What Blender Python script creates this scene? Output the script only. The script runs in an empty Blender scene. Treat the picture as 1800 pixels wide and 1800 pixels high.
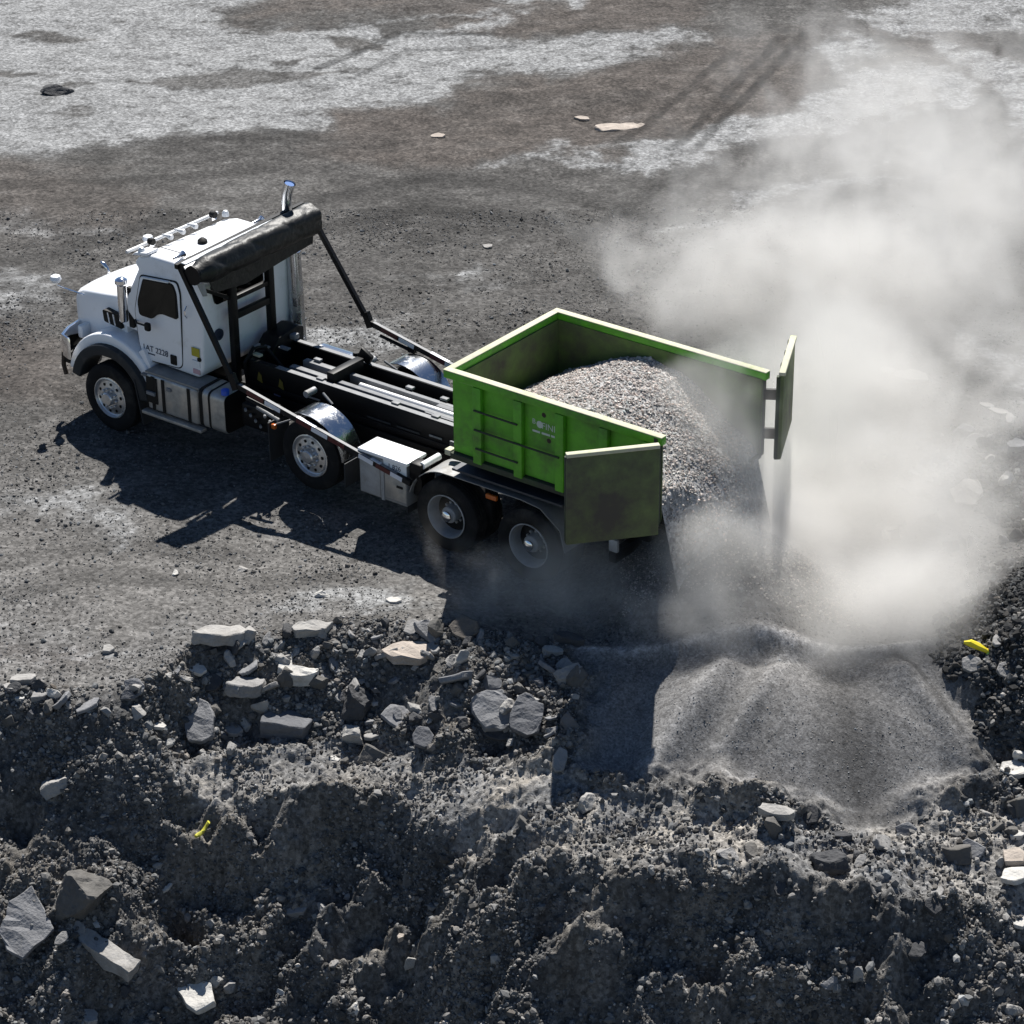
import bpy, bmesh, math, random
import numpy as np
from mathutils import Matrix, Vector, Euler, noise

# ---------------------------------------------------------------- camera, light, exposure
scene = bpy.context.scene
COL = scene.collection
cam_data = bpy.data.cameras.new("camera"); cam = bpy.data.objects.new("camera", cam_data); COL.objects.link(cam)
CR = Vector((0.7955, 0.6060, -0.0086)); CU = Vector((-0.2756, 0.3743, 0.8854)); CF = Vector((-0.5397, 0.7019, -0.4647))
CPOS = Vector((19.4479, -25.9310, 17.3174))
cam.matrix_world = Matrix(((CR.x, CU.x, -CF.x, CPOS.x), (CR.y, CU.y, -CF.y, CPOS.y), (CR.z, CU.z, -CF.z, CPOS.z), (0, 0, 0, 1)))
cam_data.sensor_width = 36; cam_data.lens = 36*4765.49/1800; cam_data.clip_end = 2000; cam_data.clip_start = .5
scene.camera = cam

SUN = Vector((-0.44, 0.69, 1.04)).normalized()          # towards the sun
world = bpy.data.worlds.new("World"); scene.world = world; world.use_nodes = True
nt = world.node_tree; nt.nodes.clear()
sky = nt.nodes.new("ShaderNodeTexSky"); sky.sky_type = 'NISHITA'; sky.sun_disc = False
sky.sun_elevation = math.asin(SUN.z); sky.sun_rotation = math.atan2(SUN.x, SUN.y); sky.air_density = 0.8; sky.dust_density = 0.0; sky.ozone_density = 2.2
bg = nt.nodes.new("ShaderNodeBackground"); bg.inputs[1].default_value = 0.05
wo = nt.nodes.new("ShaderNodeOutputWorld"); nt.links.new(sky.outputs[0], bg.inputs[0]); nt.links.new(bg.outputs[0], wo.inputs[0])
sd = bpy.data.lights.new("sun", 'SUN'); sd.energy = 5.0; sd.angle = math.radians(.5); sd.color = (1, .965, .91)
so = bpy.data.objects.new("sun", sd); COL.objects.link(so); so.rotation_euler = (-SUN).to_track_quat('-Z', 'Y').to_euler()
scene.view_settings.view_transform = 'Standard'; scene.view_settings.look = 'None'
scene.view_settings.exposure = 0.75; scene.view_settings.gamma = 1.0
scene.render.engine = 'CYCLES'
scene.cycles.max_bounces = 9; scene.cycles.volume_bounces = 7; scene.cycles.diffuse_bounces = 2
scene.cycles.volume_step_rate = 1.0; scene.cycles.volume_max_steps = 256
scene.cycles.sample_clamp_indirect = 6
random.seed(7); RNG = np.random.default_rng(7)

# ---------------------------------------------------------------- terrain
# ground axes: u runs along the bank, v runs away from it across the yard
UX, UY = 0.7955, 0.6060
VX, VY = -0.6060, 0.7955
def w2uv(x, y): return x*UX+y*UY, x*VX+y*VY
def uv2w(u, v): return u*UX+v*VX, u*UY+v*VY

def _hash(ix, iy, seed):
    h = (ix.astype(np.int64)*374761393 + iy.astype(np.int64)*668265263 + seed*1442695041) & 0x7fffffff
    h = ((h ^ (h >> 13))*1274126177) & 0x7fffffff
    return (h ^ (h >> 16)) & 0xffff
def perlin(x, y, seed=0):
    x = np.asarray(x, float); y = np.asarray(y, float)
    ix = np.floor(x); iy = np.floor(y); fx = x-ix; fy = y-iy
    sx = fx*fx*fx*(fx*(fx*6-15)+10); sy = fy*fy*fy*(fy*(fy*6-15)+10)
    def g(dx, dy):
        a = _hash(ix+dx, iy+dy, seed)*(2*math.pi/65536)
        return np.cos(a)*(fx-dx)+np.sin(a)*(fy-dy)
    a = g(0, 0); b = g(1, 0); c = g(0, 1); d = g(1, 1)
    return ((a+(b-a)*sx)+((c+(d-c)*sx)-(a+(b-a)*sx))*sy)*1.5
def fbm(x, y, seed=0, octaves=4, gain=.5):
    s = 0; a = 1
    for k in range(octaves):
        s = s+a*perlin(x*2**k, y*2**k, seed+k*17); a *= gain
    return s
def ridged(x, y, seed=0, octaves=3):
    s = 0; a = 1
    for k in range(octaves):
        s = s+a*(1-2*np.abs(perlin(x*2**k, y*2**k, seed+k*13))); a *= .5
    return s
def clods(x, y, seed):
    """rounded lumps: 1 at a lump's centre, 0 at its edge, each lump of its own height"""
    ix = np.floor(x); iy = np.floor(y); best = np.full(np.shape(x), 9.0); hv = np.zeros(np.shape(x))
    for dx in (-1, 0, 1):
        for dy in (-1, 0, 1):
            cx = ix+dx; cy = iy+dy
            px = cx+_hash(cx, cy, seed)/65536; py = cy+_hash(cx, cy, seed+5)/65536
            d = np.hypot(px-x, py-y); m = d < best
            best = np.where(m, d, best); hv = np.where(m, _hash(cx, cy, seed+9)/65536, hv)
    return np.clip(1-(best*1.5)**2, 0, 1)*hv
def sstep(a, b, x):
    t = np.clip((x-a)/(b-a), 0, 1); return t*t*(3-2*t)

def pchip(x, xs, ys):
    """smooth interpolation through control points that does not overshoot"""
    xs = np.asarray(xs, float); ys = np.asarray(ys, float); h = np.diff(xs); d = np.diff(ys)/h
    m = np.zeros(len(xs)); m[0] = d[0]; m[-1] = d[-1]
    for i in range(1, len(xs)-1):
        if d[i-1]*d[i] > 0: m[i] = 2*d[i-1]*d[i]/(d[i-1]+d[i])
    i = np.clip(np.searchsorted(xs, x)-1, 0, len(xs)-2); t = np.clip((x-xs[i])/h[i], 0, 1)
    return (ys[i]*(1+2*t)*(1-t)**2+h[i]*m[i]*t*(1-t)**2+ys[i+1]*t*t*(3-2*t)-h[i]*m[i+1]*t*t*(1-t))

def base_height(u, v):
    u = np.asarray(u, float); v = np.asarray(v, float)
    L = BANK                                   # levels: list of (us, vs, zs), from the yard's edge down
    wob = .22*perlin(u*.8, v*.15, 3)+.10*perlin(u*2.1, v*.5, 4)
    vv = v-wob
    V = [pchip(u, l[0], l[1]) for l in L]; Z = [pchip(u, l[0], l[2]) for l in L]
    z = np.where(vv >= V[0], Z[0], 0.0)
    for k in range(len(L)-1):
        t = np.clip((V[k]-vv)/np.maximum(V[k]-V[k+1], .05), 0, 1)
        s = t*t*(3-2*t)*.35+t*.65
        z = np.where((vv < V[k]) & (vv >= V[k+1]), Z[k]+(Z[k+1]-Z[k])*s, z)
    t = (V[-1]-vv)
    z = np.where(vv < V[-1], np.maximum(Z[-1]-t*.55, -7.5), z)
    yard = sstep(0, 1.5, vv-V[0])
    z = z*(1-yard)+0.0*yard
    return z, vv-V[0]

def ledge_at(u, v):
    """1 on the worn shelf half way down the bank"""
    a = pchip(u, BANK[1][0], BANK[1][1]); b = pchip(u, BANK[2][0], BANK[2][1])
    w = .22*perlin(u*.8, v*.15, 3)+.10*perlin(u*2.1, v*.5, 4)+.18*perlin(u*1.9, v*1.9, 7)
    return sstep(.15, -.15, v-w-a)*sstep(-.30, .12, v-w-b)*sstep(-5.2, -4.4, u)

def heap_thick(u, v):
    """thickness of the tipped gravel that fans down over the bank"""
    d = np.full(np.shape(u), 1e9); inside = np.zeros(np.shape(u), bool)
    P = HEAP
    for i in range(len(P)):
        (x0, y0), (x1, y1) = P[i], P[(i+1) % len(P)]
        ex, ey = x1-x0, y1-y0
        t = np.clip(((u-x0)*ex+(v-y0)*ey)/(ex*ex+ey*ey), 0, 1)
        d = np.minimum(d, np.hypot(u-x0-t*ex, v-y0-t*ey))
        c = ((y0 > v) != (y1 > v)) & (u < (x1-x0)*(v-y0)/((y1-y0) if y1 != y0 else 1e-9)+x0)
        inside ^= c
    return np.where(inside, d, -d)

def height(u, v, fine=True):
    u = np.asarray(u, float); v = np.asarray(v, float)
    z, s = base_height(u, v)                   # s: distance from the edge, negative down the bank
    bank = sstep(.15, -.6, s)
    deep = sstep(-1.0, -2.2, s)
    sd = heap_thick(u, v)
    hm = sstep(-.05, .45, sd+.22*perlin(u*1.5, v*1.5, 31)); ht = sstep(-.1, 1.4, sd)
    yardm = 1-bank
    # rough bank: spurs and hollows that run down it aslant, lumps, grit
    q = u*.8-v*.62; al = (u*.62+v*.8)*.36
    big = .22*ridged(q*.62, al, 41, 2)+.25*fbm(u*.55, v*.8, 45, 3)
    mid = .10*ridged(q*1.8, al*2.4, 51, 3)+.09*fbm(u*2.3, v*2.8, 55, 3)
    if fine:
        lump = .06*clods(u*3.2, v*3.6, 61)+.055*clods(u*6.1, v*7.0, 62)+.030*clods(u*12, v*14, 63)
        grit = .022*fbm(u*16, v*18, 71, 2)
    else:
        lump = .04; grit = 0
    ledge = ledge_at(u, v)
    rough = bank*(1-hm)*(1-.55*ledge)
    z = z+rough*(big*(.35+.75*deep)+mid*(.6+.5*deep))
    z = z+rough*(lump-.05)*(.9+.5*deep)+(bank*(1-hm)*.9+.12*hm+.16*yardm)*grit
    for (du, dv, r, dep) in DENTS:             # slumped hollows, steeper on their upper side
        e = np.hypot((u-du)*.9, (v-dv)*np.where(v > dv, 1.5, .8))/r
        z = z-bank*(1-hm)*dep*np.clip(1-e*e, 0, 1)*(1+.5*perlin(u*3.1, v*3.1, 97))
    for ((a0, b0), (a1, b1), w, hgt) in RIDGES: # spurs of firmer ground
        ex, ey = a1-a0, b1-b0; tt = np.clip(((u-a0)*ex+(v-b0)*ey)/(ex*ex+ey*ey), 0, 1)
        e = np.hypot(u-a0-tt*ex, v-b0-tt*ey)/w+.25*perlin(u*3.7, v*3.7, 98)
        z = z+bank*(1-hm)*hgt*np.exp(-e*e*1.3)
    # heap of tipped gravel: flutes that fan out from the lip
    ang = np.arctan2(u-HEAPC[0], -(v-HEAPC[1]))
    flute = .03*perlin(ang*9, v*.2, 82)+.18*np.exp(-(ang/.62)**2)
    z = z+bank*(ht*(.14+flute*sstep(.0, -1.0, s))+.03*hm)
    for w, hgt, P in HEAP_RIDGES:              # the lip, and the flutes that run down from it
        d = np.full(np.shape(u), 1e9)
        for i in range(len(P)-1):
            (x0, y0), (x1, y1) = P[i], P[i+1]; ex, ey = x1-x0, y1-y0; tt = np.clip(((u-x0)*ex+(v-y0)*ey)/(ex*ex+ey*ey), 0, 1)
            d = np.minimum(d, np.hypot(u-x0-tt*ex, v-y0-tt*ey))
        z = z+hgt*np.exp(-(d/w)**2*1.4)
    # gentle swells, ruts and pebbly grit on the yard
    far = np.clip(v, 0, 60)
    z = z+yardm*(.05*fbm(u*.35, v*.35, 91, 3)*sstep(.0, 1.5, s)+.012*fbm(u*2.2, v*1.3, 92, 3))
    # gravel dropped behind the truck, and the dark stone mound by the bank
    for (cu, cv, h, r, k) in MOUNDS:
        d = np.hypot(u-cu, (v-cv)*k)/r
        wob = 1+.12*perlin(u*1.1, v*1.1, 95)
        z = z+h*np.clip(1-d*wob, 0, 1)**1.15
    return z
BANK = [((-7.677, -5.958, -4.957, -4.346, -3.284, -2.2, -1.11, 0.324, 1.74, 3.169, 4.59, 5.632, 7.045), (-4.196, -4.088, -3.727, -2.834, -2.607, -2.531, -2.777, -2.974, -3.247, -3.156, -3.177, -3.331, -3.351), (0.0, 0.0, 0.0, 0.0, 0.0, 0.08, 0.08, 0.0, 0.0, 0.0, 0.0, 0.0, 0.0)), ((-7.665, -5.944, -4.926, -4.287, -3.241, -2.171, -1.094, 0.286, 1.626, 2.958, 4.323, 5.391, 6.749), (-4.347, -4.267, -4.175, -3.978, -3.828, -3.962, -4.519, -5.056, -5.567, -5.82, -5.664, -5.369, -5.387), (-0.151, -0.15, -0.314, -0.926, -0.989, -1.038, -0.77, -0.677, -0.754, -0.917, -0.955, -1.083, -1.082)), ((-7.659, -5.935, -4.9, -4.223, -3.18, -2.144, -1.078, 0.261, 1.573, 2.882, 4.179, 5.19, 6.501), (-4.513, -4.523, -4.609, -4.716, -4.798, -4.636, -5.568, -6.379, -6.588, -6.719, -6.895, -6.815, -6.832), (-0.388, -0.479, -0.678, -1.11, -1.23, -1.181, -0.974, -0.91, -0.934, -1.092, -1.216, -1.444, -1.443)), ((-7.533, -5.864, -4.847, -4.191, -3.159, -2.134, -1.08, 0.25, 1.554, 2.855, 4.145, 5.143, 6.445), (-5.792, -5.656, -5.691, -5.614, -5.694, -5.655, -6.405, -7.023, -7.186, -7.284, -7.391, -7.314, -7.331), (-1.5, -1.611, -1.76, -2.073, -2.191, -2.313, -1.936, -1.651, -1.622, -1.72, -1.731, -1.878, -1.877)), ((-7.343, -5.735, -4.75, -4.115, -3.111, -2.108, -1.075, 0.233, 1.52, 2.807, 4.083, 5.065, 6.35), (-7.492, -7.304, -7.235, -7.032, -7.002, -6.912, -7.523, -7.978, -8.069, -8.083, -8.151, -8.065, -8.081), (-2.781, -2.946, -3.01, -3.18, -3.213, -3.295, -2.809, -2.453, -2.39, -2.39, -2.346, -2.424, -2.422))]
HEAP = [(0.219, -2.821), (1.189, -2.821), (2.487, -2.762), (3.908, -2.925), (5.319, -2.582), (5.405, -4.065), (5.501, -5.054), (4.691, -5.473), (3.616, -5.972), (2.896, -5.754), (1.969, -5.493), (0.959, -5.331), (0.353, -5.084), (0.412, -3.914)]
HEAPC = (3.495, -2.009)
MOUNDS = [(7.277, -3.076, 1.75, 2.35, 1.0), (2.207, -1.807, 1.35, 1.9, 1.0), (7.221, 1.662, 0.55, 1.9, 1.0)]
HEAP_RIDGES = [(0.16, 0.07, [(0.21, -3.14), (1.03, -3.28), (1.59, -3.32), (2.13, -3.22), (3.01, -3.27), (3.52, -3.23), (4.3, -3.23), (4.89, -3.04), (5.29, -2.92)]), (0.28, 0.15, [(2.22, -3.72), (1.82, -4.3), (1.03, -5.35)]), (0.2, 0.07, [(3.07, -3.41), (2.58, -4.29), (2.1, -4.91)]), (0.28, 0.12, [(4.41, -3.73), (4.85, -4.27), (5.4, -5.03)]), (0.45, -0.13, [(3.62, -3.89), (3.71, -4.79), (3.76, -5.53)]), (0.35, -0.1, [(1.36, -3.68), (1.05, -4.58), (0.55, -5.34)])]
HEAP_STREAKS = [(0.07, 0.14, [(0.21, -3.14), (1.03, -3.28), (1.59, -3.32), (2.13, -3.22), (3.01, -3.27), (3.52, -3.23), (4.3, -3.23), (4.89, -3.04), (5.29, -2.92)]), (0.1, 0.06, [(2.41, -3.4), (1.87, -4.2), (1.0, -5.39)]), (0.09, 0.05, [(3.07, -3.41), (2.58, -4.29), (2.1, -4.91)]), (0.4, 0.03, [(4.65, -3.82), (4.7, -4.68), (4.61, -5.47)]), (0.34, -0.05, [(3.62, -3.89), (3.71, -4.79), (3.76, -5.53)]), (0.05, -0.07, [(4.38, -3.27), (4.91, -4.22), (5.47, -5.07)]), (0.04, 0.13, [(1.17, -5.23), (1.49, -5.49), (1.85, -5.61)]), (0.04, 0.16, [(2.11, -5.25), (2.27, -5.42), (2.5, -5.15)]), (0.04, 0.1, [(3.26, -5.39), (3.52, -5.51), (3.73, -5.49)]), (0.035, 0.15, [(1.99, -4.81), (2.09, -4.82)]), (0.035, 0.1, [(1.62, -5.57), (2.09, -5.72)])]
DENTS = [(-4.06, -5.58, 0.62, 0.42), (-4.52, -5.73, 0.35, 0.2), (-0.87, -5.8, 0.6, 0.3), (-0.2, -6.2, 0.4, 0.2), (1.1, -7.1, 0.42, 0.3), (-3.31, -5.13, 0.45, 0.22), (-6.13, -4.69, 0.5, 0.25), (-6.45, -5.17, 0.4, 0.25), (-2.19, -6.06, 0.35, 0.25), (-1.77, -6.56, 0.4, 0.25), (-5.0, -5.37, 0.28, 0.16), (2.41, -7.04, 0.4, 0.2), (1.88, -7.36, 0.4, 0.2), (3.18, -7.31, 0.35, 0.22), (0.24, -7.62, 0.4, 0.2), (-0.54, -6.18, 0.4, 0.2), (-3.47, -6.52, 0.4, 0.22), (-5.11, -6.8, 0.3, 0.2), (-4.62, -3.92, 0.42, 0.28), (-3.74, -3.69, 0.35, 0.2), (-0.61, -4.46, 0.35, 0.2)]
RIDGES = [((-2.13, -5.64), (-3.25, -6.77), 0.22, 0.24), ((-2.46, -6.3), (-2.85, -6.69), 0.15, 0.14), ((-0.27, -6.52), (-1.08, -7.0), 0.2, 0.18), ((0.31, -7.26), (-0.41, -7.45), 0.22, 0.2), ((1.44, -6.84), (0.63, -7.54), 0.2, 0.16), ((2.82, -6.71), (1.73, -7.7), 0.24, 0.18), ((-4.86, -5.54), (-5.64, -6.62), 0.18, 0.14), ((-2.76, -4.92), (-3.58, -5.61), 0.18, 0.14), ((4.44, -7.04), (3.46, -7.88), 0.2, 0.15), ((-3.73, -5.17), (-4.55, -5.1), 0.14, 0.1), ((-4.59, -4.32), (-2.81, -3.94), 0.15, 0.08)]
TRACKS = [(0.13, 0.5, [(2.54, 14.92), (3.68, 17.75), (5.13, 21.48)]), (0.13, 0.5, [(2.89, 14.73), (4.16, 17.94), (5.63, 21.77)]), (0.12, 0.4, [(1.61, 15.31), (2.92, 18.01), (4.11, 20.62)]), (0.3, 0.35, [(-3.81, 12.52), (-1.83, 13.6), (0.22, 12.99), (1.78, 11.58)]), (0.25, 0.3, [(-3.72, 11.17), (-1.79, 12.06), (0.2, 11.35), (1.15, 10.28)]), (0.25, 0.3, [(-9.5, 9.51), (-7.89, 10.22), (-6.33, 11.76)]), (0.2, 0.3, [(-9.55, 13.21), (-7.07, 13.72), (-4.72, 13.96)]), (0.25, 0.3, [(-7.4, -1.84), (-5.65, -1.11), (-3.97, -1.44), (-2.49, -1.16)]), (0.25, 0.25, [(-7.56, -0.93), (-5.75, -0.32), (-4.04, -0.59)]), (0.15, 0.5, [(-4.26, 19.75), (-2.75, 21.92), (-0.86, 21.87)]), (0.12, 0.4, [(-3.54, 19.03), (-2.48, 20.94), (-0.39, 21.1)]), (0.2, 0.3, [(0.57, 10.3), (2.14, 12.94), (4.93, 15.85)]), (0.2, 0.3, [(1.13, 9.78), (2.71, 12.37), (5.51, 15.22)])]
PALE = [('poly', 0.95, 0.9, [(-12.88, 14.44), (-9.83, 14.91), (-8.56, 14.79), (-8.02, 15.48), (-6.48, 15.94), (-3.71, 16.12), (-3.53, 17.17), (-2.37, 17.64), (-1.17, 18.45), (0.29, 19.35), (1.9, 20.31), (3.75, 21.37), (2.92, 22.15), (0.78, 21.83), (-0.39, 21.29), (-1.33, 21.88), (-0.63, 23.03), (0.35, 24.62), (-0.39, 26.79), (-15.74, 27.24)]), ('poly', 1.0, 0.6, [(0.65, 14.66), (1.81, 14.94), (3.35, 16.01), (5.11, 17.72), (6.29, 18.43), (7.53, 19.44), (8.06, 18.39), (7.44, 17.07), (5.77, 15.67), (4.15, 15.31), (3.01, 14.07), (2.08, 13.86)]), ('poly', 0.8, 0.6, [(5.83, 21.69), (6.37, 21.3), (6.71, 20.18), (6.36, 19.12), (5.76, 19.85)]), ('poly', 0.85, 0.6, [(8.14, 21.4), (9.1, 20.85), (9.72, 19.04), (10.41, 16.67), (9.85, 14.81), (8.95, 17.03), (8.26, 19.78)]), ('poly', 0.65, 0.5, [(-1.0, 13.36), (-0.39, 13.86), (0.65, 14.42), (1.29, 14.95), (0.76, 15.08), (-0.6, 13.98)]), ('poly', 0.8, 0.5, [(3.86, 11.75), (5.01, 12.32), (6.31, 13.19), (6.99, 13.69), (6.4, 13.94), (4.69, 13.23), (4.02, 12.48)]), ('poly', 0.7, 0.4, [(1.83, 10.58), (2.54, 11.03), (3.49, 11.41), (3.07, 11.76), (2.16, 11.25)]), ('poly', 0.7, 0.5, [(-3.79, 6.6), (-3.11, 7.25), (-2.39, 7.33), (-1.99, 6.35), (-2.69, 6.04), (-3.4, 6.16)]), ('poly', 0.5, 0.6, [(-9.74, 8.78), (-8.89, 9.3), (-8.18, 8.99), (-8.17, 8.28), (-8.63, 7.7), (-9.48, 7.38)]), ('poly', 0.4, 0.5, [(-10.24, 11.44), (-8.92, 11.81), (-6.89, 11.45), (-6.74, 11.02), (-8.57, 10.88), (-10.12, 10.78)]), ('poly', 0.55, 0.5, [(-1.98, 8.62), (-1.34, 9.34), (-1.05, 8.84), (-1.68, 8.15)]), ('poly', 0.5, 0.7, [(-8.37, 1.4), (-6.74, 1.16), (-5.32, 0.92), (-5.06, -0.33), (-5.34, -0.52), (-6.59, 0.18), (-8.23, 0.62)]), ('poly', 0.75, 0.3, [(-5.47, -0.4), (-5.31, -0.17), (-4.98, -0.33), (-4.88, -0.57), (-5.17, -0.73)]), ('poly', 0.6, 0.5, [(-3.19, -1.91), (-2.34, -1.16), (-1.75, -1.02), (-1.21, -1.33), (-1.27, -2.08), (-1.85, -2.15), (-2.44, -2.14)]), ('poly', 0.8, 0.3, [(-2.16, -1.92), (-1.73, -1.48), (-1.25, -1.56), (-1.27, -2.03), (-1.71, -2.22)]), ('poly', 0.35, 1.0, [(-7.82, -1.54), (-6.29, -1.86), (-5.31, -2.61), (-4.54, -2.33), (-3.93, -1.9), (-3.85, -2.77), (-4.68, -3.04), (-5.45, -3.72), (-7.37, -3.96)]), ('poly', 0.75, 0.7, [(6.82, 23.22), (8.72, 24.8), (12.22, 26.42), (11.31, 21.54), (8.98, 21.61), (7.3, 21.27)]), ('poly', 0.6, 0.6, [(6.37, 7.07), (7.13, 6.17), (8.3, 5.3), (7.86, 2.93), (6.81, 4.11), (6.22, 5.34)])]
DARK = [('poly', 0.9, 0.5, [(-6.68, 22.34), (-6.56, 23.59), (-5.07, 24.78), (-1.02, 25.93), (-0.39, 23.82), (-1.35, 23.25), (-3.96, 22.53), (-5.47, 22.07)]), ('poly', 0.7, 0.3, [(-8.29, 19.15), (-6.85, 19.46), (-4.72, 19.83), (-3.35, 19.66), (-4.66, 18.99), (-6.78, 18.76)]), ('poly', 0.8, 0.3, [(-9.74, 18.33), (-9.26, 18.9), (-8.86, 18.82), (-9.06, 18.28)]), ('poly', 0.55, 0.3, [(-9.58, 17.32), (-8.42, 17.62), (-8.19, 17.13), (-8.83, 16.66)]), ('poly', 0.9, 0.25, [(-11.03, 22.07), (-9.97, 22.12), (-8.86, 21.78), (-9.9, 21.66)]), ('poly', 0.8, 0.2, [(-10.62, 19.63), (-9.8, 19.47), (-9.43, 19.25), (-10.16, 18.85), (-11.01, 19.22)]), ('poly', 0.9, 0.25, [(-4.28, 21.89), (-3.46, 21.94), (-2.84, 21.17), (-3.41, 20.89)]), ('poly', 0.9, 0.3, [(-3.14, 22.71), (-2.07, 23.07), (-0.87, 23.12), (-1.23, 22.65), (-2.51, 21.84), (-2.97, 21.62)]), ('poly', 0.7, 0.2, [(-5.46, 20.5), (-4.55, 20.66), (-4.75, 20.19), (-5.31, 20.06)]), ('poly', 0.75, 0.6, [(6.75, 16.76), (7.87, 17.06), (8.16, 16.08), (7.35, 14.87), (6.59, 15.5)])]
BROWN = [('poly', 1.0, 1.2, [(-3.95, 14.83), (-3.44, 17.01), (-2.36, 17.31), (0.28, 19.1), (3.8, 21.18), (5.48, 21.7), (5.66, 18.79), (4.86, 17.46), (3.36, 16.14), (1.71, 14.94), (0.65, 14.78), (-0.8, 13.87), (-2.46, 14.2)]), ('poly', 0.9, 0.8, [(-6.76, 21.95), (-5.04, 24.36), (-0.39, 26.79), (4.04, 26.66), (3.63, 22.13), (0.79, 22.21), (-0.86, 21.49), (-2.81, 23.49)]), ('poly', 0.6, 1.0, [(-11.77, 14.12), (-9.79, 14.67), (-8.03, 14.04), (-6.49, 13.14), (-6.67, 11.23), (-9.14, 10.76), (-11.09, 10.8)]), ('poly', 0.7, 1.0, [(-10.4, 7.4), (-8.49, 6.91), (-7.28, 6.02), (-7.16, 3.97), (-8.0, 3.98), (-9.79, 4.41)]), ('poly', 1.0, 0.6, [(-7.61, -2.72), (-6.45, -2.7), (-5.56, -2.89), (-5.43, -3.31), (-5.88, -3.65), (-7.41, -3.76)]), ('poly', 0.6, 1.0, [(6.65, 21.67), (8.39, 22.39), (10.15, 21.57), (9.39, 19.75), (7.08, 19.46)])]
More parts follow.
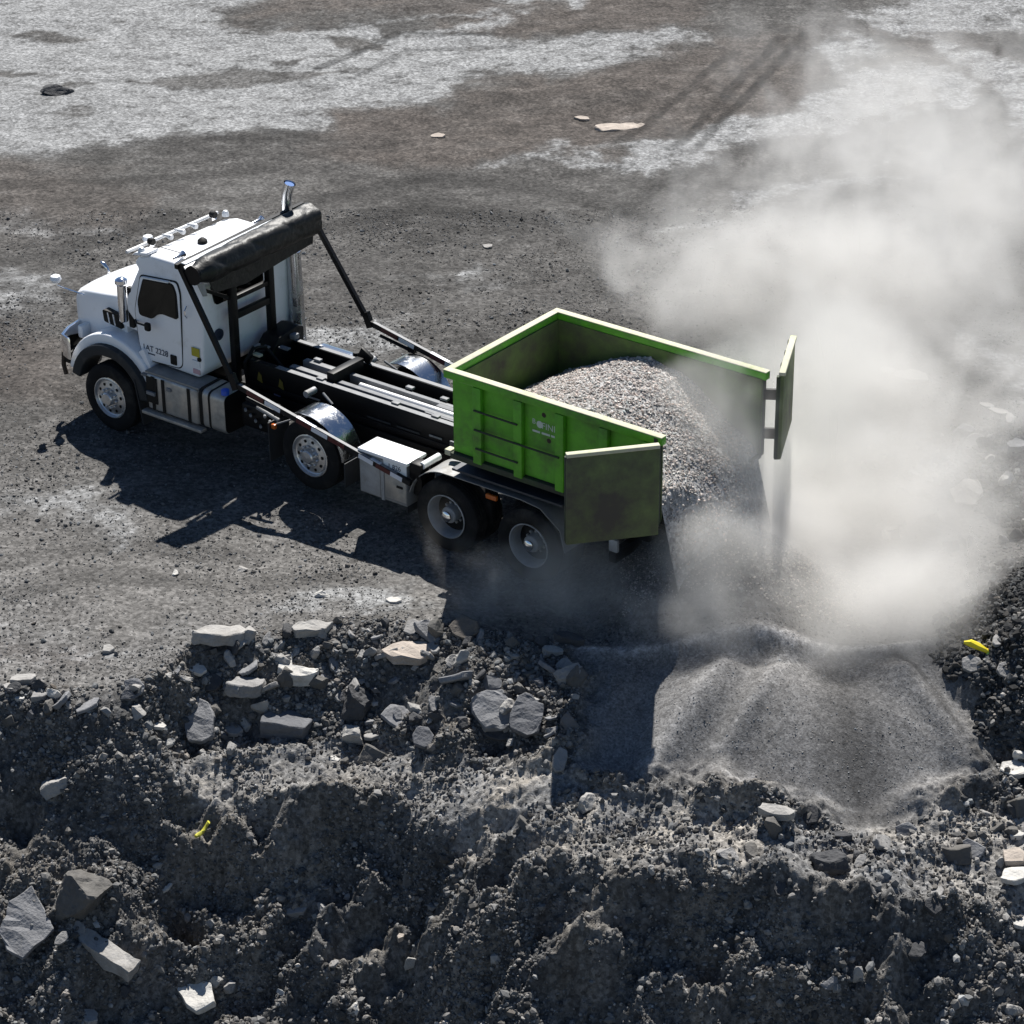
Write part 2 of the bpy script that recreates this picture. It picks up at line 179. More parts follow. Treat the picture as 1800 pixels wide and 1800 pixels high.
SLABS = [
 (-6.4, -3.86, 0.392, 0.112, 'flat', 'pale', 4, 'concrete_plank', 'concrete slab', 'long pale concrete plank lying along the bank edge above two smaller shards'),
 (-6.54, -4.03, 0.209, 0.07, 'flat', 'pale', -25, 'concrete_shard', 'concrete shard', 'thin pale shard slanting just under the long concrete plank'),
 (-6.16, -4.15, 0.25, 0.167, 'block', 'grey', 5, 'concrete_block', 'concrete block', 'grey block with a dark front face below the long plank'),
 (-5.97, -4.17, 0.167, 0.153, 'rock', 'white', 0, 'concrete_chunk', 'concrete chunk', 'bright white chunk beside the dark fronted block on the bank edge'),
 (-6.41, -4.13, 0.139, 0.056, 'flat', 'white', -8, 'concrete_shard', 'concrete shard', 'small white flake right at the lip of the dark face'),
 (-5.46, -3.09, 0.186, 0.171, 'block', 'pale', 0, 'concrete_block', 'concrete block', 'lone pale cube shaped block on the tan ground near the bank'),
 (-4.05, -2.85, 0.806, 0.317, 'slabtilt', 'pale', 8, 'concrete_slab', 'concrete slab', 'long thick slab with a shadowed front propped on the bank edge'),
 (-3.48, -2.86, 0.129, 0.216, 'face', 'grey', -20, 'concrete_shard', 'concrete shard', 'upright pale shard standing beside the long thick slab'),
 (-2.93, -2.71, 0.606, 0.144, 'flat', 'pale', 6, 'concrete_slab', 'concrete slab', 'flat pale slab lying on top of the bank, left of the gravelly crest'),
 (-4.35, -3.22, 0.257, 0.114, 'flat', 'white', -6, 'concrete_chunk', 'concrete chunk', 'white notched flat piece half way down the rubble bank'),
 (-4.46, -3.47, 0.156, 0.099, 'rock', 'pale', 0, 'concrete_chunk', 'concrete chunk', 'small pale lump just beside the white notched piece'),
 (-4.15, -3.31, 0.243, 0.257, 'face', 'dark', -35, 'asphalt_slab', 'asphalt slab', 'dark tilted asphalt slab on the left of the rubble bank'),
 (-3.71, -3.4, 0.557, 0.285, 'slabtilt', 'grey', 8, 'concrete_slab', 'concrete slab', 'thick grey slab in the middle left of the rubble bank'),
 (-3.52, -3.53, 0.214, 0.214, 'rock', 'pale', 0, 'concrete_chunk', 'concrete chunk', 'knobbly pale lump beside the thick grey slab'),
 (-4.3, -3.79, 0.411, 0.653, 'face', 'mid', 0, 'concrete_slab', 'concrete slab', 'tall grey slab standing upright with its smooth face out of the bank'),
 (-4.76, -4.1, 0.21, 0.084, 'flat', 'white', 0, 'concrete_shard', 'concrete shard', 'bright wedge in the dark hollow left of the upright slab'),
 (-4.64, -4.11, 0.141, 0.084, 'rock', 'white', 0, 'concrete_chunk', 'concrete chunk', 'bright nub of concrete under the wedge in the dark hollow'),
 (-3.88, -3.7, 0.256, 0.114, 'flat', 'grey', 5, 'concrete_slab', 'concrete slab', 'thin grey slab edge in the shadow right of the upright slab'),
 (-3.09, -3.18, 0.53, 0.258, 'lblock', 'white', -10, 'kerb_block', 'kerb block', 'white notched kerb block jutting from the rubble bank'),
 (-3.2, -3.71, 0.71, 0.426, 'block', 'slate', 0, 'concrete_block', 'concrete block', 'big dark block at the foot of the rubble bank'),
 (-2.37, -3.53, 0.413, 0.385, 'rock', 'dark', 0, 'boulder', 'boulder', 'round dark boulder with a smooth front in the rubble bank'),
 (-1.66, -3.12, 0.771, 0.243, 'flat', 'pink', 3, 'concrete_slab', 'concrete slab', 'thick pinkish slab overhanging the top of the rubble bank'),
 (-1.38, -2.87, 0.66, 0.258, 'face', 'mid', -28, 'concrete_slab', 'concrete slab', 'long grey slab sloping down from the crest behind the tilted block'),
 (-0.99, -2.85, 0.416, 0.373, 'face', 'brown', 34, 'concrete_block', 'concrete block', 'square tilted block standing on the crest against the dust'),
 (-0.63, -4.1, 0.573, 0.587, 'face', 'mid', 14, 'concrete_slab', 'concrete slab', 'cracked grey slab leaning on the bank, left of the pair'),
 (-0.22, -4.35, 0.458, 0.597, 'face', 'slate', -8, 'concrete_slab', 'concrete slab', 'dark grey slab leaning on the bank, right of the pair'),
 (-0.62, -4.25, 0.503, 0.265, 'face', 'dark', -25, 'asphalt_slab', 'asphalt slab', 'dark angular piece under the leaning pair of slabs'),
 (-1.48, -4.31, 0.279, 0.321, 'face', 'slate', 16, 'concrete_slab', 'concrete slab', 'small slate grey slab at the foot of the bank'),
 (-1.81, -3.79, 0.141, 0.226, 'face', 'mid', 22, 'concrete_block', 'concrete block', 'small grey brick shaped block in the middle of the bank'),
 (-1.37, -3.9, 0.112, 0.239, 'face', 'grey', 10, 'concrete_shard', 'concrete shard', 'narrow upright shard left of the cracked slab'),
 (0.18, -5.07, 0.191, 0.341, 'face', 'grey', -6, 'concrete_shard', 'concrete shard', 'upright grey stone at the edge of the tipped gravel'),
 (0.31, -3.78, 0.309, 0.253, 'rock', 'grey', 0, 'boulder', 'boulder', 'grey boulder where the rubble meets the tipped gravel'),
 (-2.37, -3.87, 0.311, 0.156, 'rock', 'pale', -12, 'concrete_chunk', 'concrete chunk', 'pale jagged chunk under the round dark boulder'),
 (-2.59, -4.16, 0.141, 0.113, 'block', 'white', 0, 'concrete_chunk', 'concrete chunk', 'single white cube on the bare ledge'),
 (-0.02, -3.05, 0.171, 0.129, 'rock', 'dark', 0, 'boulder', 'boulder', 'small dark rock at the lip beside the flat dark slab'),
 (0.34, -3.1, 0.528, 0.1, 'flat', 'dark', -12, 'asphalt_slab', 'asphalt slab', 'flat dark slab at the lip under the truck shadow'),
 (0.12, -3.25, 0.299, 0.085, 'flat', 'pale', -18, 'concrete_shard', 'concrete shard', 'thin light shard below the flat dark slab'),
 (0.49, -5.67, 0.269, 0.148, 'rock', 'pale', 0, 'boulder', 'boulder', 'pale rounded rock alone on the ledge below the gravel'),
 (5.26, -3.77, 0.266, 0.238, 'face', 'grey', -4, 'concrete_block', 'concrete block', 'square grey concrete block just under the yellow rag'),
 (5.64, -3.94, 0.195, 0.237, 'face', 'grey', -32, 'concrete_shard', 'concrete shard', 'tilted wedge of concrete right of the square block'),
 (5.68, -4.89, 0.399, 0.192, 'flat', 'white', 12, 'concrete_slab', 'concrete slab', 'bright slab sticking out at the side of the gravel heap'),
 (5.75, -4.73, 0.165, 0.165, 'rock', 'white', 0, 'concrete_chunk', 'concrete chunk', 'white lump directly over the bright side slab'),
 (5.59, -5.73, 0.216, 0.135, 'block', 'white', 0, 'concrete_block', 'concrete block', 'white block uppermost of the stepped stack of slabs'),
 (5.49, -6.13, 0.347, 0.16, 'flat', 'pink', 6, 'concrete_slab', 'concrete slab', 'cream slab in the middle of the stepped stack of slabs'),
 (5.45, -6.43, 0.345, 0.172, 'flat', 'white', 5, 'concrete_slab', 'concrete slab', 'white slab at the bottom of the stepped stack of slabs'),
 (5.49, -6.83, 0.198, 0.158, 'flat', 'white', -20, 'concrete_shard', 'concrete shard', 'white wedge below the stepped stack of slabs'),
 (5.66, 4.91, 0.621, 0.293, 'flat', 'pale', 10, 'concrete_slab', 'concrete slab', 'large pale slab half lost in the dust behind the truck'),
 (5.32, 5.09, 0.242, 0.156, 'flat', 'pale', 20, 'concrete_shard', 'concrete shard', 'small pale piece touching the slab lost in the dust'),
 (6.17, 2.09, 0.42, 0.242, 'face', 'grey', 36, 'concrete_slab', 'concrete slab', 'slanting slab on the rubble beside the dust cloud'),
 (6.07, 2.61, 0.278, 0.262, 'rock', 'mid', 0, 'boulder', 'boulder', 'dusty grey rock behind the slanting slab'),
 (6.63, 1.56, 0.318, 0.271, 'rock', 'mid', 0, 'boulder', 'boulder', 'dark rounded rock at the far edge of the dust'),
 (6.79, 3.65, 0.386, 0.101, 'flat', 'pale', -25, 'concrete_shard', 'concrete shard', 'light sliver on the rubble above the dark rounded rock'),
 (6.64, 3.87, 0.253, 0.076, 'flat', 'pale', -14, 'concrete_shard', 'concrete shard', 'light flake left of the light sliver on the far rubble'),
 (5.88, 0.74, 0.502, 0.455, 'face', 'pale', -20, 'concrete_slab', 'concrete slab', 'broad pale slab veiled by the dust cloud'),
 (6.42, 0.88, 0.204, 0.22, 'rock', 'white', 0, 'concrete_chunk', 'concrete chunk', 'white chunk on the rubble right of the veiled slab'),
 (2.69, -6.02, 0.505, 0.106, 'flat', 'pale', -16, 'concrete_shard', 'concrete shard', 'curved pale strip poking out at the foot of the gravel'),
 (3.11, -5.84, 0.201, 0.281, 'face', 'dark', -10, 'asphalt_slab', 'asphalt slab', 'dark upright piece at the foot of the tipped gravel'),
 (3.46, -6.09, 0.28, 0.133, 'block', 'dark', -8, 'asphalt_slab', 'asphalt slab', 'dark block right of the upright piece at the gravel foot'),
 (2.07, -6.46, 0.264, 0.132, 'rock', 'grey', 0, 'boulder', 'boulder', 'grey rock on the ledge above the lower face'),
 (3.29, -6.49, 0.369, 0.238, 'rock', 'dark', -12, 'boulder', 'boulder', 'dark boulder on the ledge below the gravel heap'),
 (3.63, -6.55, 0.118, 0.224, 'face', 'pale', -30, 'concrete_shard', 'concrete shard', 'light upright splinter beside the dark ledge boulder'),
 (4.41, -7.13, 0.221, 0.221, 'face', 'dark', -30, 'asphalt_slab', 'asphalt slab', 'dark angular piece on the lower right slope'),
 (5.31, -7.8, 0.22, 0.194, 'rock', 'pale', 0, 'boulder', 'boulder', 'pale rock at the bottom corner of the slope'),
 (3.5, -7.7, 0.167, 0.167, 'rock', 'pale', 0, 'boulder', 'boulder', 'light grey stone beside a dark hollow low on the slope'),
 (3.2, -7.74, 0.167, 0.116, 'rock', 'mid', 0, 'boulder', 'boulder', 'grey stone left of the light one by the dark hollow'),
 (2.67, -6.99, 0.143, 0.286, 'face', 'dark', -20, 'asphalt_slab', 'asphalt slab', 'dark sliver under the overhang of the lower face'),
 (-6.11, -6.39, 0.657, 0.899, 'poly', 'mid', 0, 'concrete_slab', 'concrete slab', 'big smooth grey five sided slab half in shade at the slope bottom'),
 (-5.46, -6.2, 0.592, 0.417, 'rock', 'dirt', 12, 'boulder', 'boulder', 'large earth coated boulder right of the big grey slab'),
 (-5.17, -6.64, 0.871, 0.268, 'kerb', 'pale', -20, 'kerb_block', 'kerb block', 'long pale kerb block lying slantwise low on the slope'),
 (-4.2, -6.56, 0.42, 0.787, 'face', 'white', 38, 'concrete_slab', 'concrete slab', 'bright white slab slanting down at the bottom of the slope'),
 (-5.51, -6.44, 0.161, 0.228, 'face', 'grey', 30, 'concrete_shard', 'concrete shard', 'small grey tablet above the long pale kerb'),
 (-5.67, -6.69, 0.12, 0.213, 'face', 'grey', -28, 'concrete_shard', 'concrete shard', 'narrow grey tablet right below the big grey slab'),
 (-5.35, -7.13, 0.293, 0.266, 'block', 'pale', -10, 'concrete_block', 'concrete block', 'pale block at the very bottom, left of the white slab'),
 (-5.92, -4.99, 0.316, 0.234, 'rock', 'pale', 0, 'boulder', 'boulder', 'pale worn boulder bedded in the dark left face'),
 (-4.58, -5.5, 0.069, 0.179, 'face', 'white', -35, 'concrete_shard', 'concrete shard', 'tiny white stick above the dark hollow'),
 (-3.94, -6.42, 0.149, 0.122, 'rock', 'pale', 0, 'concrete_chunk', 'concrete chunk', 'light stone on the floor of the dark hollow, left one'),
 (-3.77, -6.4, 0.177, 0.163, 'rock', 'grey', 0, 'concrete_chunk', 'concrete chunk', 'greyish stone on the floor of the dark hollow, right one'),
 (-3.01, -5.76, 0.315, 0.151, 'block', 'grey', 6, 'concrete_block', 'concrete block', 'grey oblong block on the slope beyond the dark hollow'),
 (-1.6, -6.38, 0.189, 0.149, 'rock', 'pale', 0, 'concrete_chunk', 'concrete chunk', 'light stone low in the middle of the slope'),
 (-1.74, -6.16, 0.095, 0.122, 'block', 'pink', -20, 'brick', 'brick', 'small cream brick on the slope above the light stone'),
 (-2.29, -6.86, 0.174, 0.134, 'rock', 'white', -15, 'concrete_chunk', 'concrete chunk', 'whitish lump at the bottom edge of the slope'),
 (1.6, 16.21, 1.051, 0.236, 'flat', 'pink', 8, 'concrete_slab', 'concrete slab', 'wide cream slab lying far out on the brown ground'),
 (0.95, 16.67, 0.368, 0.097, 'flat', 'pink', -14, 'concrete_shard', 'concrete shard', 'narrow cream piece next to the wide slab far out'),
 (-1.77, 15.72, 0.319, 0.106, 'flat', 'pink', 0, 'concrete_shard', 'concrete shard', 'lone light flake on the brown ground beyond the truck'),
 (-9.23, 18.28, 0.533, 0.156, 'rock', 'dark', 8, 'dirt_clump', 'dirt clump', 'dark clump of soil on the pale far ground'),
 (-4.83, -1.1, 0.105, 0.075, 'rock', 'white', 0, 'stone', 'stone', 'single white stone on the ground in front of the truck shadow'),
 (-7.17, 2.65, 0.115, 0.099, 'rock', 'dark', 0, 'stone', 'stone', 'single dark stone ahead of the front wheel shadow'),
 (-2.85, -1.72, 0.148, 0.067, 'rock', 'white', 0, 'stone', 'stone', 'whitish flat stone on the ground near the bank crest'),
 (-3.97, -0.93, 0.151, 0.06, 'rock', 'pale', 0, 'stone', 'stone', 'pale low stone on the ground below the thin arm shadow'),
 (-0.8, 10.21, 0.192, 0.077, 'flat', 'pale', 0, 'stone', 'stone', 'pale flat stone on the dark ground behind the tarp arm'),
 (-1.92, -1.96, 0.25, 0.073, 'flat', 'white', -8, 'concrete_shard', 'concrete shard', 'white dusty flake just behind the bank crest'),
]
YELLOW = [(-4.17, -5.06, -1.43), (5.38, -3.58, 0.18)]

# ---------------------------------------------------------------- materials
def mat(name, color, rough=.6, metal=0., spec=.5, coat=0., var=0., vscale=6., bump=0., bscale=40., dust=None, emit=None):
    m = bpy.data.materials.new(name); m.use_nodes = True; N = m.node_tree.nodes; L = m.node_tree.links
    b = N["Principled BSDF"]; b.inputs["Roughness"].default_value = rough; b.inputs["Metallic"].default_value = metal
    b.inputs["Specular IOR Level"].default_value = spec; b.inputs["Coat Weight"].default_value = coat
    b.inputs["Base Color"].default_value = (*color, 1)
    if var or bump or dust:
        tc = N.new("ShaderNodeTexCoord")
    src = None
    if var:
        n = N.new("ShaderNodeTexNoise"); n.inputs["Scale"].default_value = vscale; n.inputs["Detail"].default_value = 6; n.inputs["Roughness"].default_value = .65
        L.new(tc.outputs["Object"], n.inputs["Vector"])
        mr = N.new("ShaderNodeMapRange"); mr.inputs[1].default_value = .3; mr.inputs[2].default_value = .7; mr.inputs[3].default_value = 1-var; mr.inputs[4].default_value = 1+var
        L.new(n.outputs[0], mr.inputs[0])
        mx = N.new("ShaderNodeVectorMath"); mx.operation = 'SCALE'; mx.inputs[0].default_value = color; L.new(mr.outputs[0], mx.inputs[3])
        src = mx.outputs[0]
    if dust:                                             # (colour, amount, scale): dirt in irregular patches
        dc, amt, sc = dust
        n = N.new("ShaderNodeTexNoise"); n.inputs["Scale"].default_value = sc; n.inputs["Detail"].default_value = 8; n.inputs["Roughness"].default_value = .7
        L.new(tc.outputs["Object"], n.inputs["Vector"])
        mr = N.new("ShaderNodeMapRange"); mr.inputs[1].default_value = .62-amt*.5; mr.inputs[2].default_value = .95-amt*.5
        L.new(n.outputs[0], mr.inputs[0])
        mx = N.new("ShaderNodeMix"); mx.data_type = 'RGBA'; L.new(mr.outputs[0], mx.inputs[0])
        if src: L.new(src, mx.inputs[6])
        else: mx.inputs[6].default_value = (*color, 1)
        mx.inputs[7].default_value = (*dc, 1); src = mx.outputs[2]
        mr2 = N.new("ShaderNodeMapRange"); mr2.inputs[3].default_value = rough; mr2.inputs[4].default_value = .85; L.new(mr.outputs[0], mr2.inputs[0]); L.new(mr2.outputs[0], b.inputs["Roughness"])
        if metal:
            mr3 = N.new("ShaderNodeMapRange"); mr3.inputs[3].default_value = metal; mr3.inputs[4].default_value = 0; L.new(mr.outputs[0], mr3.inputs[0]); L.new(mr3.outputs[0], b.inputs["Metallic"])
    if src: L.new(src, b.inputs["Base Color"])
    if bump:
        n = N.new("ShaderNodeTexNoise"); n.inputs["Scale"].default_value = bscale; n.inputs["Detail"].default_value = 5
        L.new(tc.outputs["Object"], n.inputs["Vector"])
        bp = N.new("ShaderNodeBump"); bp.inputs["Strength"].default_value = 1; bp.inputs["Distance"].default_value = bump
        L.new(n.outputs[0], bp.inputs["Height"]); L.new(bp.outputs[0], b.inputs["Normal"])
    return m

GRIME = (.13, .115, .095)
M = dict(
 white=mat("white_paint", (.86, .875, .90), .35, coat=.4, dust=((.55, .53, .49), .13, 1.7)),
 black=mat("black_paint", (.004, .004, .005), .5, spec=.22, dust=((.03, .029, .027), .08, 3.)),
 dusty_black=mat("dusty_black_steel", (.008, .008, .009), .6, spec=.25, dust=((.05, .047, .043), .15, 2.5)),
 rail=mat("grey_rail_steel", (.16, .165, .175), .6, .0, var=.25, vscale=9),
 rubber=mat("tyre_rubber", (.010, .010, .011), .85, spec=.2, dust=((.05, .047, .042), .28, 3.)),
 alu=mat("wheel_aluminium", (.62, .63, .65), .32, .9, dust=((.25, .24, .22), .3, 5.)),
 polish=mat("pale_anodised_bar", (.62, .63, .64), .5, .3),
 duskyrim=mat("dusty_wheel_steel", (.36, .37, .39), .55, .4, dust=((.22, .21, .19), .45, 4.)),
 chrome=mat("chrome", (.85, .86, .88), .12, 1.),
 tread=mat("bright_fender_metal", (.50, .52, .55), .17, 1., bump=.0015, bscale=40, dust=((.3, .29, .28), .2, 3.)),
 dirtymetal=mat("dirty_galvanised_plate", (.27, .275, .28), .5, .5, dust=((.22, .21, .19), .45, 5.), var=.2),
 tank=mat("tank_aluminium", (.46, .45, .43), .4, .75, dust=((.16, .15, .13), .35, 3.)),
 glass=mat("dark_window_glass", (.004, .005, .0045), .06, spec=.35),
 trim=mat("black_rubber_trim", (.006, .006, .006), .6, spec=.25),
 greytrim=mat("charcoal_plastic", (.022, .025, .029), .6, spec=.3, dust=((.08, .075, .07), .15, 4.)),
 tarp=mat("black_vinyl_tarp", (.007, .0075, .0075), .5, spec=.4, bump=.02, bscale=7, dust=((.022, .021, .02), .12, 3.)),
 green=mat("green_container_paint", (.105, .385, .02), .5, var=.22, vscale=3, dust=((.09, .11, .05), .30, 2.2), bump=.004, bscale=8),
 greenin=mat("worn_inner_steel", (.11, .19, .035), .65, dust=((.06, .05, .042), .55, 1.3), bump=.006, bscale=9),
 greendark=mat("grimy_green_steel", (.035, .055, .022), .7, dust=((.04, .038, .032), .5, 3.)),
 doordirt=mat("grimy_door_steel", (.14, .185, .06), .72, dust=((.075, .066, .052), .62, 1.5), var=.2, vscale=5, bump=.004, bscale=9),
 rim=mat("sunlit_dusty_rim", (.52, .50, .38), .8, var=.2, vscale=5, dust=((.25, .34, .10), .28, 5.)),  # pale cream: sun highlight on the green, with dust, put into the colour
 rust=mat("rusty_steel", (.05, .035, .025), .85, var=.3),
 redtape=mat("red_reflective_tape", (.07, .006, .008), .5), whitetape=mat("white_reflective_tape", (.62, .64, .70), .4),
 yellow=mat("yellow_sticker", (.42, .36, .02), .55), dimyellow=mat("worn_yellow_sticker", (.13, .10, .01), .6), blue=mat("blue_cap", (.02, .09, .55), .4),
 amber=mat("amber_lens", (.45, .10, .01), .3), redlens=mat("red_lens", (.5, .03, .03), .3), clear=mat("clear_lens", (.75, .78, .8), .15),
 ink=mat("dark_blue_lettering", (.02, .03, .06), .6), letter=mat("faded_white_lettering", (.55, .62, .55), .7),
 bluefilm=mat("blue_tint_film", (.18, .42, .72), .4), seat=mat("cab_interior", (.02, .02, .02), .9),
)
def concrete(name, c, amt=.25):
    return mat(name, c, .9, var=.28, vscale=6., bump=.014, bscale=26., dust=((c[0]*.42, c[1]*.40, c[2]*.37), amt, 3.4))
TONE = dict(pale=concrete("pale_concrete", (.31, .30, .285)), white=concrete("white_concrete", (.50, .485, .455), .2), grey=concrete("grey_concrete", (.25, .245, .24)),
 mid=concrete("smooth_grey_concrete", (.19, .192, .2), .15), slate=concrete("slate_concrete", (.115, .118, .128), .15), dark=concrete("dark_asphalt", (.055, .056, .06)),
 pink=concrete("cream_concrete", (.38, .33, .285)), brown=concrete("brown_concrete", (.13, .115, .1)), dirt=concrete("earthy_stone", (.12, .115, .108), .4))

# ---------------------------------------------------------------- mesh helpers
class MB:
    def __init__(s): s.v = []; s.f = []
    def add(s, v, f):
        o = len(s.v); s.v += [Vector(p) for p in v]; s.f += [[i+o for i in q] for q in f]; return s
    def box(s, c, d, rot=None):
        x, y, z = d[0]/2, d[1]/2, d[2]/2
        v = [Vector((a*x, b*y, e*z)) for e in (-1, 1) for b in (-1, 1) for a in (-1, 1)]
        if rot is not None: v = [rot @ p for p in v]
        return s.add([p+Vector(c) for p in v], [(0, 2, 3, 1), (4, 5, 7, 6), (0, 1, 5, 4), (2, 6, 7, 3), (0, 4, 6, 2), (1, 3, 7, 5)])
    def bar(s, a, b, w, h):                                # rectangular bar from a to b, w across, h upright
        a, b = Vector(a), Vector(b); d = (b-a); l = d.length; x = d.normalized()
        up = Vector((0, 0, 1)) if abs(x.z) < .95 else Vector((1, 0, 0)); y = up.cross(x).normalized(); z = x.cross(y)
        return s.box((a+b)/2, (l, w, h), Matrix((x, y, z)).transposed())
    def prism(s, pts, axis, a, b):                         # polygon pts (in the other two axes, in order) from a to b along axis
        n = len(pts)
        def p3(q, t): return {'y': (q[0], t, q[1]), 'x': (t, q[0], q[1]), 'z': (q[0], q[1], t)}[axis]
        v = [p3(q, a) for q in pts]+[p3(q, b) for q in pts]
        return s.add(v, [list(range(n))[::-1], list(range(n, 2*n))]+[(i, (i+1) % n, n+(i+1) % n, n+i) for i in range(n)])
    def tube(s, path, r, n=12, cap=True):
        path = [Vector(p) for p in path]; rs = r if isinstance(r, (list, tuple)) else [r]*len(path)
        rings = []; up = None
        for i, p in enumerate(path):
            d = (path[min(i+1, len(path)-1)]-path[max(i-1, 0)]).normalized()
            if up is None: up = Vector((0, 0, 1)) if abs(d.z) < .9 else Vector((1, 0, 0))
            y = up.cross(d).normalized(); z = d.cross(y); up = z
            rings.append([p+(y*math.cos(2*math.pi*k/n)+z*math.sin(2*math.pi*k/n))*rs[i] for k in range(n)])
        v = [q for r_ in rings for q in r_]
        f = [(i*n+k, i*n+(k+1) % n, (i+1)*n+(k+1) % n, (i+1)*n+k) for i in range(len(path)-1) for k in range(n)]
        if cap: f += [list(range(n))[::-1], [(len(path)-1)*n+k for k in range(n)]]
        return s.add(v, f)
    def lathe(s, prof, c, axis='y', n=40, cap=True):                 # prof: (offset along the axis, radius)
        c = Vector(c); v = []
        for t, r in prof:
            for k in range(n):
                a = 2*math.pi*k/n
                q = {'y': (r*math.cos(a), t, r*math.sin(a)), 'x': (t, r*math.cos(a), r*math.sin(a)), 'z': (r*math.cos(a), r*math.sin(a), t)}[axis]
                v.append(c+Vector(q))
        m = len(prof)
        f = [(i*n+k, i*n+(k+1) % n, (i+1)*n+(k+1) % n, (i+1)*n+k) for i in range(m-1) for k in range(n)]
        if cap and prof[0][1] > 1e-4: f.append(list(range(n))[::-1])
        if cap and prof[-1][1] > 1e-4: f.append([(m-1)*n+k for k in range(n)])
        return s.add(v, f)
    def warp(s, fn): s.v = [Vector(fn(p)) for p in s.v]; return s
    def build(s, name, m, parent=None, bevel=0., seg=2, smooth=None, angle=35):
        me = bpy.data.meshes.new(name); bm = bmesh.new()
        vs = [bm.verts.new(p) for p in s.v]
        for q in s.f:
            try: bm.faces.new([vs[i] for i in q])
            except ValueError: pass
        bmesh.ops.remove_doubles(bm, verts=bm.verts, dist=1e-5)
        bmesh.ops.recalc_face_normals(bm, faces=bm.faces)
        if bevel:
            es = [e for e in bm.edges if len(e.link_faces) == 2 and e.calc_face_angle(0) > .5]
            bmesh.ops.bevel(bm, geom=es, offset=bevel, segments=seg, profile=.5, affect='EDGES', clamp_overlap=True)
        sm = bool(bevel) if smooth is None else smooth
        for f in bm.faces: f.smooth = sm
        if sm:
            for e in bm.edges:
                if len(e.link_faces) == 2 and e.calc_face_angle(0) > math.radians(angle): e.smooth = False
        bm.to_mesh(me); bm.free(); me.materials.append(m if not isinstance(m, str) else M[m])
        return link(bpy.data.objects.new(name, me), parent)
BASE = {}
def link(o, parent=None):
    COL.objects.link(o)
    if parent is not None:
        o.parent = parent
        o.matrix_parent_inverse = BASE.get(parent.name, Matrix.Identity(4))
    return o
def thing(name, label, cat, loc=(0, 0, 0), group=None):
    o = bpy.data.objects.new(name, None); COL.objects.link(o); o.location = loc; o.empty_display_size = .3
    BASE[o.name] = Matrix.Translation(-Vector(loc)); return tag(o, label, cat, group)
def tag(o, label=None, cat=None, group=None, kind=None):
    for k, v in (("label", label), ("category", cat), ("group", group), ("kind", kind)):
        if v: o[k] = v
    return o
def arrays_mesh(name, V, F, m, col=None, smooth=False, parent=None):
    """large mesh straight from numpy arrays; F has three or four corners per face"""
    me = bpy.data.meshes.new(name); n, k = F.shape
    me.vertices.add(len(V)); me.vertices.foreach_set("co", np.ascontiguousarray(V, np.float32).ravel())
    me.loops.add(n*k); me.loops.foreach_set("vertex_index", np.ascontiguousarray(F, np.int32).ravel())
    me.polygons.add(n); me.polygons.foreach_set("loop_start", np.arange(0, n*k, k, dtype=np.int32))
    me.polygons.foreach_set("use_smooth", np.full(n, smooth, bool))
    me.update(calc_edges=True)
    if col is not None:
        a = me.attributes.new("tone", 'FLOAT_COLOR', 'POINT'); a.data.foreach_set("color", np.ascontiguousarray(col, np.float32).ravel())
    me.materials.append(m); return link(bpy.data.objects.new(name, me), parent)


# ---------------------------------------------------------------- ground
def poly_sd(u, v, P):
    d = np.full(u.shape, 1e9); ins = np.zeros(u.shape, bool)
    for i in range(len(P)):
        (x0, y0), (x1, y1) = P[i], P[(i+1) % len(P)]
        ex, ey = x1-x0, y1-y0; t = np.clip(((u-x0)*ex+(v-y0)*ey)/(ex*ex+ey*ey+1e-9), 0, 1)
        d = np.minimum(d, np.hypot(u-x0-t*ex, v-y0-t*ey))
        ins ^= ((y0 > v) != (y1 > v)) & (u < (x1-x0)*(v-y0)/((y1-y0) if y1 != y0 else 1e-9)+x0)
    return np.where(ins, d, -d)
def patches(u, v, L, wu, wv):
    s = np.zeros(u.shape)
    for kind, val, w, P in L:
        A = np.array(P); lo = A.min(0)-2.5; hi = A.max(0)+2.5
        m = (u > lo[0]) & (u < hi[0]) & (v > lo[1]) & (v < hi[1])
        if m.any():
            d = poly_sd(u[m]+wu[m], v[m]+wv[m], P); s[m] = np.maximum(s[m], val*sstep(-w*.6, w*.6, d))
    return s

def axis_steps(segs):
    out = []
    for a, b, h in segs: out.append(np.linspace(a, b, max(2, int(round((b-a)/h))), endpoint=False))
    out.append(np.array([segs[-1][1]])); return np.concatenate(out)
us = axis_steps([(-400, -60, 40), (-60, -20, 4), (-20, -13, .4), (-13, -8, .07), (-8, 8, .022), (8, 14, .07), (14, 20, .4), (20, 60, 4), (60, 400, 40)])
vs = axis_steps([(-120, -30, 15), (-30, -12, 1.), (-12, -8.6, .12), (-8.6, -2.2, .022), (-2.2, 3, .035), (3, 12, .055), (12, 27, .08), (27, 40, .6), (40, 100, 6), (100, 600, 60)])
U, Vv = np.meshgrid(us, vs)
Z = height(U, Vv)
sedge = base_height(U, Vv)[1]
X, Y = uv2w(U, Vv)
nu, nv = len(us), len(vs)
idx = np.arange(nu*nv).reshape(nv, nu)
F = np.stack([idx[:-1, :-1], idx[:-1, 1:], idx[1:, 1:], idx[1:, :-1]], -1).reshape(-1, 4)

